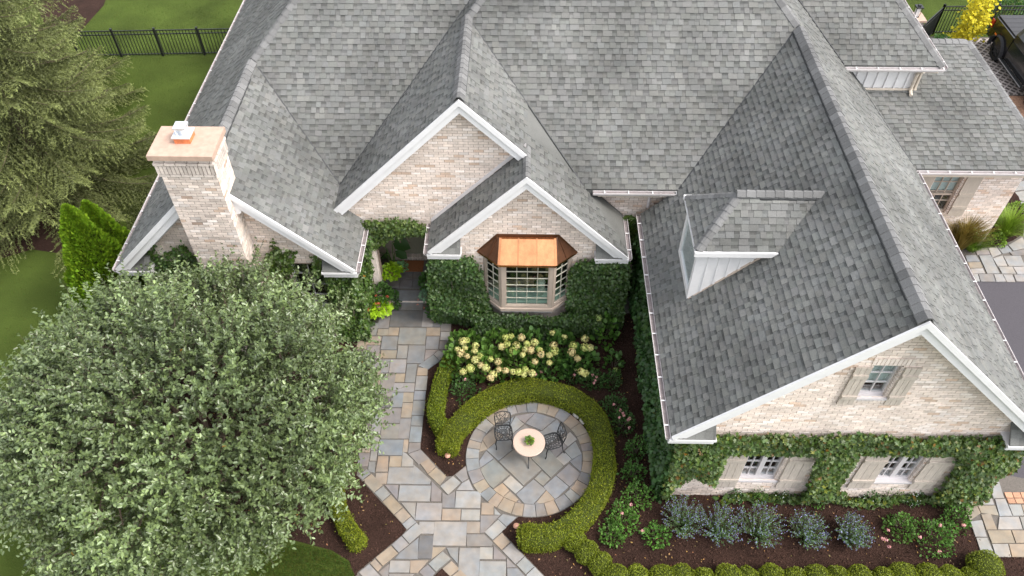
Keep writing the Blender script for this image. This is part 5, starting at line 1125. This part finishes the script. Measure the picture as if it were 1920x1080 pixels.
# ---- blue-flowered clumps
for x, y, r, h, w in ((1282,972,.56,.66,'leftmost'),(1350,985,.56,.68,'second from the left'),(1424,988,.60,.70,'third from the left, widest'),(1516,995,.50,.62,'fourth from the left'),(1600,998,.46,.60,'rightmost')):
    c = G(x, y, .3); t = thing('blue_perennial', f'clump of blue flowered bluebeard in the mulch bed, {w} of five', 'plant', 'blue flowered clumps before the right wing', loc=(c[0],c[1],0))
    n = 150; an = U(0,2*math.pi,n); tl_ = np.sqrt(rng.random(n)); tip = np.c_[c[0]+r*tl_*np.cos(an), c[1]+r*tl_*np.sin(an), h*(1-.35*tl_**2)*U(.8,1.1,n)]; ft = np.c_[c[0]+.25*(tip[:,0]-c[0]), c[1]+.25*(tip[:,1]-c[1]), np.zeros(n)]
    b = MB()
    for i in range(n): b.tube([tuple(ft[i]), tuple(tip[i])], [.005,.003], 3, cap=False)
    b.build('stem', m_twig, t)
    k = 11; f_ = np.tile((np.arange(k)+1)/k, n); p = np.repeat(ft,k,0)*(1-f_)[:,None]+np.repeat(tip,k,0)*f_[:,None]; m = n*k; g = U(.7,1.3,m)
    leafmesh('foliage', RHOMB, p, nrm(np.c_[rng.normal(size=(m,2)), U(-.1,.7,m)]), nrm(np.array([0,0,1])+rng.normal(0,.5,(m,3))), U(.035,.06,m), np.c_[g*1.0,g*.98,g*1.35], m_plant, t, width=.5)
    k = 7; f_ = np.tile(.70+.34*(np.arange(k)+1)/k, n); p = np.repeat(ft,k,0)*(1-f_)[:,None]+np.repeat(tip,k,0)*f_[:,None]+rng.normal(0,.012,(n*k,3)); m = n*k; g = U(.7,1.3,m); sel = rng.random(m) < .62; p = p[sel]; g = g[sel]; m = len(p)
    tag(leafmesh('flowers', RHOMB, p, rdir(m), rdir(m), U(.022,.036,m), np.c_[g*.25,g*.27,g*.46], m_petal, t, width=1.0), kind='stuff')
# ---- low plants along the right wing wall
for x, y, r, h, tn, fl, lab in ((1380,925,.22,.35,(.7,.95,.9),(.75,.8,.75),'white flowered low shrub left under the left window'),(1420,925,.28,.45,(.9,1.1,.8),None,'green shrub under the left window'),(1462,925,.22,.35,(.75,1,.85),(.75,.8,.75),'white flowered low shrub right under the left window'),
 (1632,930,.24,.38,(.7,.95,.9),(.75,.8,.75),'white flowered low shrub left under the right window'),(1668,930,.28,.5,(1.05,.95,.65),None,'olive green shrub under the right window'),(1710,928,.24,.38,(.75,1,.9),(.75,.8,.75),'white flowered low shrub right under the right window'),(1760,930,.3,.4,(1.15,1.3,.7),None,'bright green low plant under the ivy corner'),(1530,930,.26,.3,(.9,1.1,.8),None,'low green plant between the two windows')):
    c = G(x, y, .15); t = mound('low_shrub', lab, 'shrub', tuple(c[:2]), r, h, 420, .05, m_plant, tn, RHOMB, .7, 'low plants under the right wing windows', wob=.3, fill=.35)
    if fl: d = rdir(60); d[:,2] = abs(d[:,2]); tag(leafmesh('flowers', RHOMB, np.array([c[0],c[1],0])+d*np.array([r,r,h])*1.02, rdir(60), d, U(.025,.04,60), np.array([fl]), m_petal, t, width=1.0), kind='stuff')

# ---- entry pots and plants
def pot(x, y, z, r, h, name, label, tint=(1,1,1), mat=m_terra):
    t = thing(name, label, 'planter', loc=(x,y,z)); b = MB(); b.lathe((x,y,z), [(r*.7,0),(r*.95,h*.7),(r,h*.82),(r*1.08,h*.84),(r*1.08,h),(r*.95,h),(r*.9,h*.88)], 18, tint); b.build('pot', mat, t, smooth=False); return t
def foliage(t, c, r, h, n, size, tint, tmpl=OVAL, width=.9, mat=m_plant, name='foliage', droop=0.0):
    d = rdir(n); d[:,2] = np.abs(d[:,2]) - droop; k = .4+.6*rng.random(n)**.5; p = np.asarray(c)+d*k[:,None]*np.array([r,r,h]); g = U(.75,1.25,n)
    return leafmesh(name, tmpl, p, nrm(d+rng.normal(0,.4,(n,3))), nrm(np.array([0,0,1])+d*.5+rng.normal(0,.35,(n,3))), U(size*.7,size*1.25,n), np.c_[g,g,g]*np.asarray(tint), mat, t, width=width)
p = G(712,590,0); t = pot(p[0]+.12, p[1]+.1, .04, .22, .42, 'planter_pot', 'terracotta pot with chartreuse vine left of the entry steps')
q = np.array([p[0]+.12,p[1]+.1,.48]); foliage(t, q+np.array([-.08,-.16,-.03]), .33, .20, 210, .12, (3.6,3.0,.5), LOBED, name='chartreuse_vine', droop=.5); foliage(t, q+np.array([0,.12,.1]), .30, .45, 330, .085, (.75,.85,.8), name='green_foliage')
blooms(t, [G(688,568,.7),G(706,569,.75),G(710,569,.7),G(690,580,.6),G(726,556,.8),G(689,585,.5),G(705,553,.9)], .05, (.75,.16,.10), 24)
p = G(806,575,0); t = pot(p[0]+.05, p[1]+.1, .04, .20, .40, 'planter_pot', 'olive pot with silver foliage right of the entry steps', (.6,.62,.4))
q = np.array([p[0]+.05,p[1]+.1,.46]); foliage(t, q, .30, .28, 220, .08, (2.6,2.3,6.5), name='silver_foliage', droop=.3); foliage(t, q+np.array([-.05,.25,.1]), .28, .5, 260, .09, (.75,.95,.8), name='green_foliage'); blooms(t, [G(784,562,.5),G(783,571,.4),G(795,577,.4)], .035, (.85,.28,.18), 18)
b = MB(); 
t = pot(-3.72, 15.95, .32, .20, .34, 'planter_pot', 'pot with big elephant ear leaves inside the entry', (.7,.6,.5))
b = MB(); Pl, Dl, Nl, Sl = [], [], [], []
for k, (px, py, z, s, an) in enumerate(((716,458,1.35,.55,2.6),(735,453,1.5,.58,.4),(712,446,1.6,.5,2.2),(722,475,1.1,.5,1.6),(742,470,1.1,.42,-.4),(706,470,1.0,.4,3.0))):
    e = G(px, py, z); Pl.append(e); Dl.append((math.cos(an), math.sin(an)*.5-.3, -.35)); Nl.append((0,-.5,1)); Sl.append(s)
    b.tube([(-3.72,15.95,.6), tuple((np.array([-3.72,15.95,.6])+e)/2+np.array([0,0,.2])), tuple(e)], [.015,.012,.008], 5)
b.build('stem', m_plant, t)
leafmesh('big_leaf', OVAL, np.array(Pl), np.array(Dl), np.array(Nl), np.array(Sl), np.array([(.45,.6,.6)]), m_plant, t, width=.85)
foliage(t, (-3.74,15.6,.75), .30, .28, 200, .11, (3.4,2.9,.5), LOBED, name='lime_foliage'); foliage(t, (-3.5,15.85,.7), .18, .2, 90, .08, (2.2,2.3,4.5), name='silver_foliage')
mound('coleus', 'dark purple and green bedding plants at the left of the entry steps', 'plant', (-3.85,15.0), .35, .55, 420, .085, m_plant, (.75,.85,.9), OVAL, .9)
mound('low_shrub', 'dark green leafy plant at the right foot of the entry ivy', 'shrub', (-2.30,14.75), .38, .7, 420, .10, m_plant, (.6,.85,.8), OVAL, .6)

# ---- back-left shrub, far shrubs, grasses
mound('brown_shrub', 'purple brown leafy shrub behind the arborvitae by the gable corner', 'shrub', (-11.7,16.9), (.9,.8), 1.0, 1500, .06, m_plant, (1.3,.75,.9), RHOMB, .8)
def grass(name, label, c, r, h, n, tint, z=.03, droop=.5):
    t = thing(name, label, 'grass', loc=(c[0],c[1],0)); an = U(0,2*math.pi,n); k = rng.random(n)**.6
    p = np.c_[c[0]+.25*r*k*np.cos(an), c[1]+.25*r*k*np.sin(an), np.full(n,z)]; d = np.c_[np.cos(an)*k*r/h, np.sin(an)*k*r/h, np.ones(n)]; g = U(.7,1.3,n)
    s = h*U(.75,1.15,n); leafmesh('blades', BLADE, p, d, np.c_[-np.cos(an), -np.sin(an), np.full(n,.6)], s, np.c_[g,g,g]*np.asarray(tint), m_plant, t, width=.30); return t
gc = G(1815,450,.3); t = grass('red_grass', 'reddish fountain grass in a pot at the garage wall', (gc[0]-.2,gc[1]), .75, 1.15, 420, (2.8,1.1,1.2)); b = MB(); b.lathe((gc[0]-.2,gc[1],.03), [(.16,0),(.2,.25),(.22,.3),(.19,.3)], 16, (.3,.3,.32)); b.build('pot', m_terra, t)
grass('green_grass', 'green strappy grass beside the red fountain grass', (gc[0]+.15,gc[1]-.12), .7, .75, 260, (1.5,1.35,.6))
gc = G(1890,425,.3); grass('green_grass', 'pale green fountain grass in the small bed behind the garage corner', gc, .85, .85, 520, (2.4,1.9,.9))
for x, y, lab in ((1868,448,'low yellow green plant at the near tip of the small side bed'),(1908,392,'leafy green plant at the far tip of the small side bed')):
    c = G(x, y, .1); mound('low_shrub', lab, 'shrub', tuple(c[:2]), .32, .3, 260, .07, m_plant, (1.8,1.6,.6), OVAL, .8)
# yellow tree
yt = thing('yellow_tree', 'small tree with bright yellow leaves by the court fence', 'tree', loc=(18.0,29.6,0))
b = MB(); b.tube([(18.0,29.6,0),(18.05,29.6,.9),(18.1,29.6,2.2)], [.04,.03,.012], 6)
cl = [(1785,72,.2,.3),(1800,66,.35,.35),(1815,70,.5,.3),(1808,52,.8,.35),(1822,44,1.0,.4),(1835,38,1.1,.4),(1846,40,1.1,.3),(1812,30,1.3,.3),(1826,20,1.5,.35),(1842,24,1.4,.35),(1856,8,1.7,.3),(1848,-10,1.9,.4),(1828,0,1.8,.3),(1836,60,.7,.25)]
Pl = []
for x, y, z, r in cl:
    c = WY(x, y, 29.6); b.tube([(18.05,29.6,max(.3,c[2]*.6)), tuple(c)], [.012,.005], 4); Pl.append(c + rng.normal(0,.5,(75,3))*r*.9)
b.build('trunk', m_bark, yt); Pl = np.concatenate(Pl); Pl = Pl[Pl[:,2] > .06]; n = len(Pl); g = U(.8,1.2,n)
leafmesh('crown', LOBED, Pl, rdir(n), nrm(np.array([0,-.4,1])+rng.normal(0,.5,(n,3))), U(.09,.15,n), np.c_[g*.66,g*.58,g*.04], m_petal, yt)
for x, y, r, h, lab in ((1765,85,.5,.6,'dark low shrub under the yellow tree by the eave'),(1885,8,1.0,1.3,'dark round shrub behind the court fence, left one'),(1915,10,1.1,1.4,'dark round shrub behind the court fence, right one')):
    c = G(x, y, h*.4); mound('dark_shrub', lab, 'shrub', tuple(c[:2]), r, h, 900, .09, m_plant, (.5,.75,.6), RHOMB, .8)

# ---- path lights, edging rocks, stepping stones
for x, y, lab in ((839,853,'round copper path light at the hedge tip by the path fork'),(968,985,'round copper path light by the square hedge end')):
    c = G(x, y, .2); t = thing('path_light', lab, 'light', 'copper path lights', loc=(c[0],c[1],0)); b = MB(); b.tube([(c[0],c[1],0),(c[0],c[1],.2)], .01, 6); b.build('stake', m_black, t)
    b = MB(); b.lathe((c[0],c[1],.17), [(.075,0),(.074,.012),(.05,.04),(.012,.052)], 18); b.build('shade', M('copper_patina', (.50,.27,.19), .5, (20,.2), None, .5, .3), t)
words = ['left of the top','at the top','right of the top','upper right','right, above the chair back','right beside the table','lower right','lowest on the right']
for k, a in enumerate((1.66,1.48,1.12,.80,.66,.24,.05,-.14)):
    c = np.array([PCX+1.69*math.cos(a), PCY+1.69*math.sin(a), .04]); L = random.uniform(.12,.26) if k not in (2,5) else .34
    b = MB(); m = 9
    ring1 = [c+np.array([-math.sin(a)*L*math.cos(u)*.5+math.cos(a)*.05*math.sin(u)*random.uniform(.8,1.2), math.cos(a)*L*math.cos(u)*.5+math.sin(a)*.05*math.sin(u)*random.uniform(.8,1.2), -.05]) for u in np.linspace(0,2*math.pi,m,endpoint=False)]
    ring2 = [q*1.0+np.array([0,0,.075+random.uniform(-.01,.01)]) for q in ring1]; ring3 = [c+(q-c)*.7+np.array([0,0,.04]) for q in ring2]
    ring3 = [np.array([q[0],q[1],.085+random.uniform(-.006,.006)]) for q in ring3]
    b.add(ring1+ring2+ring3, [(i,(i+1)%m,m+(i+1)%m,m+i) for i in range(m)]+[(m+i,m+(i+1)%m,2*m+(i+1)%m,2*m+i) for i in range(m)]+[tuple(range(2*m,3*m))])
    tag(b.build('edging_rock', m_rock), f'pale edging rock between patio and ring hedge, {words[k]}', 'rock', 'pale edging rocks')
for x, y, w, lab in ((1166,580,.42,'square stepping stone at the near end of the passage'),(1172,566,.36,'stepping stone behind the first one in the passage')):
    c = G(x, y); b = MB(); b.prism([(c[0]-w/2,c[1]-.15,.0),(c[0]+w/2,c[1]-.15,.0),(c[0]+w/2,c[1]+.15,.0),(c[0]-w/2,c[1]+.15,.0)], (0,0,.05), PAL['o']); tag(b.build('stepping_stone', m_stone), lab, 'stone', 'passage stepping stones')

# ---- bistro set
TX, TY = G(992,829,.73)[:2]
t = thing('bistro_table', 'round pink granite topped bistro table on the patio', 'table', loc=(TX,TY,.046))
b = MB(); b.lathe((TX,TY,.70), [(.38,0),(.392,.008),(.392,.024),(.38,.032)], 40); b.build('tabletop', m_granite, t)
b = MB(); b.tube([(TX,TY,.30),(TX,TY,.70)], .022, 8); b.lathe((TX,TY,.66), [(.04,0),(.16,.03),(.16,.038)], 16); b.build('column', m_black, t)
for k in range(3):
    an = -math.pi/2 + k*2*math.pi/3; c_, s_ = math.cos(an), math.sin(an)
    b = MB(); b.tube([(TX+c_*.01,TY+s_*.01,.42),(TX+c_*.10,TY+s_*.10,.30),(TX+c_*.18,TY+s_*.18,.16),(TX+c_*.30,TY+s_*.30,.085),(TX+c_*.34,TY+s_*.34,.055)], [.016,.016,.015,.014,.018], 7); b.build('leg', m_black, t)
t = thing('succulent_pot', 'small potted succulent arrangement in the middle of the table', 'plant', loc=(TX,TY,.732))
b = MB(); b.lathe((TX,TY,.733), [(.05,0),(.075,.03),(.08,.055),(.07,.055)], 14, (.5,.5,.5)); b.build('bowl', m_terra, t)
foliage(t, (TX,TY,.79), .10, .10, 70, .06, (1.6,1.5,1.6), name='succulent'); foliage(t, (TX+.02,TY-.03,.80), .09, .08, 40, .055, (2.8,1.8,.8), name='amber_succulent')
def chair(px, py, face, label):
    c = G(px, py, .45); cx, cy = c[0], c[1]; t = thing('patio_chair', label, 'chair', 'black cast metal patio chairs', loc=(cx,cy,.046))
    cf, sf = math.cos(face), math.sin(face)
    def T(x, y, z): return (cx + x*sf + y*cf, cy - x*cf + y*sf, z)     # y forward (towards face), x right
    # seat: rim + pierced rings of cast mesh
    b = MB(); out = [];
    def sr(a):  # rounded-square seat outline
        r = .225/(abs(math.cos(a))**4+abs(math.sin(a))**4)**.25; return r*math.cos(a)*.98, r*math.sin(a)
    N_ = 28; b.tube([T(*sr(2*math.pi*k/N_), .45) for k in range(N_+1)], .013, 6, cap=False)
    b.tube([T(sr(2*math.pi*k/N_)[0]*.96, sr(2*math.pi*k/N_)[1]*.96, .43) for k in range(N_+1)], .012, 5, cap=False); b.build('seat_rim', m_black, t)
    b = MB()
    for f in (.18,.42,.68): b.tube([T(sr(2*math.pi*k/20)[0]*f, sr(2*math.pi*k/20)[1]*f, .452) for k in range(21)], .0095, 4, cap=False)
    for k in range(14):
        a = 2*math.pi*k/14; b.tube([T(sr(a)[0]*.18, sr(a)[1]*.18, .452), T(sr(a)[0]*.68, sr(a)[1]*.68, .452)], .0095, 4, cap=False)
        for da in (-.22,.22): a2 = a+da; b.tube([T(sr(a)[0]*.68, sr(a)[1]*.68, .452), T(sr(a2)[0]*.97, sr(a2)[1]*.97, .452)], .0085, 4, cap=False)
    b.build('seat', m_black, t)
    bk = lambda u, v: T(u*(.175+.035*v), -.205-.10*v, .46+.46*v)
    b = MB(); rim = [bk(-1,0), bk(-1.02,.35), bk(-1.0,.7), bk(-.92,.90), bk(-.5,1.0), bk(0,1.05), bk(.5,1.0), bk(.92,.90), bk(1.0,.7), bk(1.02,.35), bk(1,0)]
    b.tube(rim, .014, 6); b.build('back_frame', m_black, t)
    b = MB()
    for z in (.2,.46,.72): b.tube([bk(-1.0,z-.04), bk(-.5,z+.03), bk(0,z+.06), bk(.5,z+.03), bk(1.0,z-.04)], .007, 4)
    for u in (-.8,-.35,.35,.8): b.tube([bk(u*.25,.18), bk(u*.7,.45), bk(u*1.0,.72), bk(u*.75,.96)], .007, 4)
    b.tube([bk(-.95,.15), bk(-.2,.55), bk(.6,.98)], .007, 4); b.tube([bk(.95,.15), bk(.2,.55), bk(-.6,.98)], .007, 4); b.tube([bk(-1,.15), bk(1,.15)], .010, 5); b.build('back_lattice', m_black, t)
    for sx in (-1,1):
        b = MB(); b.tube([T(sx*.19,.19,.44), T(sx*.215,.225,.30), T(sx*.19,.205,.14), T(sx*.20,.235,.05)], [.017,.017,.012,.017], 6); b.build('leg', m_black, t)
        b = MB(); b.tube([T(sx*.18,-.20,.46), T(sx*.19,-.215,.30), T(sx*.185,-.24,.14), T(sx*.20,-.275,.05)], [.016,.015,.012,.016], 6); b.build('leg', m_black, t)
    return t
chair(944, 811, math.radians(-84), 'black lattice backed patio chair left of the table, facing the path end')
chair(1035, 827, math.radians(200), 'black lattice backed patio chair right of the table, turned towards it')

# ---- fences
def fence(pts, h, label, posts, first=True):
    t = thing('metal_fence', label, 'fence', loc=(pts[0][0],pts[0][1],0))
    for a, e in zip(pts[:-1], pts[1:]):
        A, E = V3((*a,0)), V3((*e,0)); L = (E-A).length; d = (E-A)/L
        for z in (.10, h-.20, h-.04): b = MB(); b.bar(A+V3((0,0,z)), E+V3((0,0,z)), .032, .035); b.build('rail', m_black, t)
        pb = MB(); pb.box(-.011,-.011,.05,.011,.011,h-.04); pm = pb.mesh('picket', m_black); qb = MB(); qb.box(-.035,-.035,0,.035,.035,h+.04); qb.box(-.042,-.042,h+.04,.042,.042,h+.065); qm = qb.mesh('post', m_black)
        n = int(L/.125)
        for k in range(1, n): o = put('picket', pm, t); o.location = A + d*(k*L/n)
        m = max(1, round(L/posts))
        for k in range(m+1): o = put('post', qm, t); o.location = A + d*(k*L/m)
    return t
fence([tuple(G(150,108)[:2]), (-9.6,28.5)], 1.18, 'black metal picket fence across the lawn behind the spruce', 1.75)
fc = G(1748,64)[:2]; fence([(15.6,28.6), tuple(fc), (24.0,30.6)], 1.28, 'black metal picket fence turning the corner of the parking court', 2.6)
t = thing('post_lantern', 'black lantern on a pale stone pier behind the upper roof', 'lantern'); lp_ = WY(1720, 22, 29.4)
b = MB(); b.box(lp_[0]-.30,29.1,0,lp_[0]+.30,29.7,lp_[2]-.28); b.build('pier', m_conc, t); b = MB(); b.box(lp_[0]-.35,29.05,lp_[2]-.28,lp_[0]+.35,29.75,lp_[2]-.2); b.build('pier_cap', m_cap_stone, t)
b = MB(); x, z = lp_[0], lp_[2]; b.box(x-.1,29.3,z-.2,x+.1,29.5,z-.17); b.box(x-.14,29.26,z+.2,x+.14,29.54,z+.24); b.box(x-.05,29.35,z+.24,x+.05,29.45,z+.3)
for sx in (-1,1):
    for sy in (-1,1): b.bar((x+sx*.09,29.4+sy*.09,z-.18),(x+sx*.11,29.4+sy*.11,z+.2),.016,.016)
b.build('lantern_frame', m_black, t); b = MB(); b.box(x-.07,29.33,z-.17,x+.07,29.47,z+.18); b.build('lantern_glass', m_white, t)

# ---- pickup truck
tk = thing('pickup_truck', 'black pickup truck with covered bed parked on the lattice pavers', 'truck', loc=(19.8,26.6,0))
def loft(b, secs, t=1.0):
    n = len(secs[0]); b0 = len(b.v)
    for s in secs: b.v += [tuple(p) for p in s]
    for i in range(len(secs)-1):
        for k in range(n): b.f.append((b0+i*n+k, b0+i*n+(k+1)%n, b0+(i+1)*n+(k+1)%n, b0+(i+1)*n+k)); b.t.append(t)
    b.f.append(tuple(b0+k for k in reversed(range(n)))); b.t.append(t); b.f.append(tuple(b0+(len(secs)-1)*n+k for k in range(n))); b.t.append(t)
TKX, TYR = 19.85, 29.55      # centre line, rear face; nose points to -Y
def sec(y, w, z0, z1, tw): return [(TKX-w,y,z0),(TKX+w,y,z0),(TKX+w+.02,y,(z0+z1)/2),(TKX+w*tw,y,z1),(TKX-w*tw,y,z1),(TKX-w-.02,y,(z0+z1)/2)]
b = MB(); loft(b, [sec(TYR,.90,.62,1.30,.97), sec(TYR-.1,.93,.52,1.34,.98), sec(TYR-1.75,.94,.48,1.35,.98)]); b.build('bed', m_car, tk)
b = MB(); b.box(TKX-.82,TYR-1.72,1.35,TKX+.82,TYR-.06,1.39); cv = b.build('bed_cover', m_vinyl, tk)
for k in range(5): bb = MB(); bb.box(TKX-.80,TYR-.35-k*.32,1.39,TKX+.80,TYR-.33-k*.32,1.396,.8); bb.build('cover_seam', m_vinyl, cv)
b = MB(); loft(b, [sec(TYR-1.80,.94,.48,1.22,.98), sec(TYR-3.9,.94,.48,1.20,.98), sec(TYR-5.2,.88,.50,1.12,.96), sec(TYR-5.45,.82,.55,1.0,.95)]); b.build('body', m_car, tk)
b = MB(); loft(b, [sec(TYR-1.80,.90,1.2,1.86,.82), sec(TYR-2.0,.90,1.2,1.90,.82), sec(TYR-3.5,.90,1.2,1.88,.82), sec(TYR-4.0,.88,1.18,1.24,.95)]); b.build('cab', m_car, tk)
for y0, y1 in ((TYR-1.95,TYR-2.7),(TYR-2.8,TYR-3.45)):
    for sx in (-1,1): b = MB(); b.prism([(TKX+sx*.905,y0,1.28),(TKX+sx*.905,y1,1.28),(TKX+sx*.785,y1,1.78),(TKX+sx*.785,y0,1.78)], (sx*.006,0,0)); b.build('side_window', m_glass, tk)
for wy in (TYR-1.05, TYR-4.35):
    for sx in (-1,1):
        wx = TKX+sx*.80; w = bpy.data.objects.new('wheel', None); COL.objects.link(w); w.parent = tk; w.matrix_parent_inverse = Matrix.Translation(-V3(tk.location))
        b = MB(); pr = [(.25,-.14),(.40,-.14),(.425,-.10),(.43,0),(.425,.10),(.40,.14),(.25,.14)]; n_ = 26; v0 = []
        for r_, o_ in pr: v0 += [(wx+o_, wy+r_*math.cos(2*math.pi*k/n_), .43+r_*math.sin(2*math.pi*k/n_)) for k in range(n_)]
        b.add(v0, [(i*n_+k, i*n_+(k+1)%n_, (i+1)*n_+(k+1)%n_, (i+1)*n_+k) for i in range(len(pr)-1) for k in range(n_)])
        for k in range(26):
            a = 2*math.pi*k/26; b.bar((wx-.13,wy+.43*math.cos(a),.43+.43*math.sin(a)),(wx+.13,wy+.43*math.cos(a+.08),.43+.43*math.sin(a+.08)),.03,.03)
        b.build('tyre', m_rubber, w)
        b = MB(); b.tube([(wx-.09,wy,.43),(wx+.09,wy,.43)], .25, 22)
        for k in range(8): a = 2*math.pi*k/8; b.bar((wx+sx*.10,wy+.05*math.cos(a),.43+.05*math.sin(a)),(wx+sx*.11,wy+.24*math.cos(a),.43+.24*math.sin(a)),.06,.03,up=(1,0,0),t=1.6)
        b.tube([(wx+sx*.08,wy,.43),(wx+sx*.13,wy,.43)], .06, 12); b.build('rim', m_black, w)
        b = MB(); pts = [(TKX+sx*.98, wy+.56*math.cos(a), .43+.56*math.sin(a)) for a in np.linspace(-.1, math.pi+.1, 13)]
        for p, q in zip(pts[:-1], pts[1:]): b.bar(p, q, .16, .05, up=(p[0]-TKX and 0, (p[1]+q[1])/2-wy, (p[2]+q[2])/2-.43))
        b.build('fender_flare', m_vinyl, tk)
        b = MB(); b.box(TKX+sx*1.05,wy+.22,.93,TKX+sx*1.07,wy+.36,.99); b.build('marker_light', m_lamp_amber, tk)
for sx in (-1,1):
    b = MB(); b.box(TKX+sx*.93,TYR-.16,.90,TKX+sx*.97,TYR+.01,1.22); b.build('tail_light', m_lamp_red, tk)
    b = MB(); b.box(TKX+sx*.96,TYR-1.75,.42,TKX+sx*1.12,TYR-3.75,.47); st = b.build('side_step', m_black, tk); b = MB(); b.box(TKX+sx*1.10,TYR-1.75,.472,TKX+sx*1.13,TYR-3.75,.49); b.build('step_trim', m_steel, st)
    b = MB(); b.box(TKX+sx*.97,TYR-3.45,1.15,TKX+sx*1.14,TYR-3.60,1.35); b.build('mirror', m_car, tk)
b = MB(); b.box(TKX-.85,TYR+.0,.45,TKX+.85,TYR+.14,.62); b.build('rear_bumper', m_black, tk)
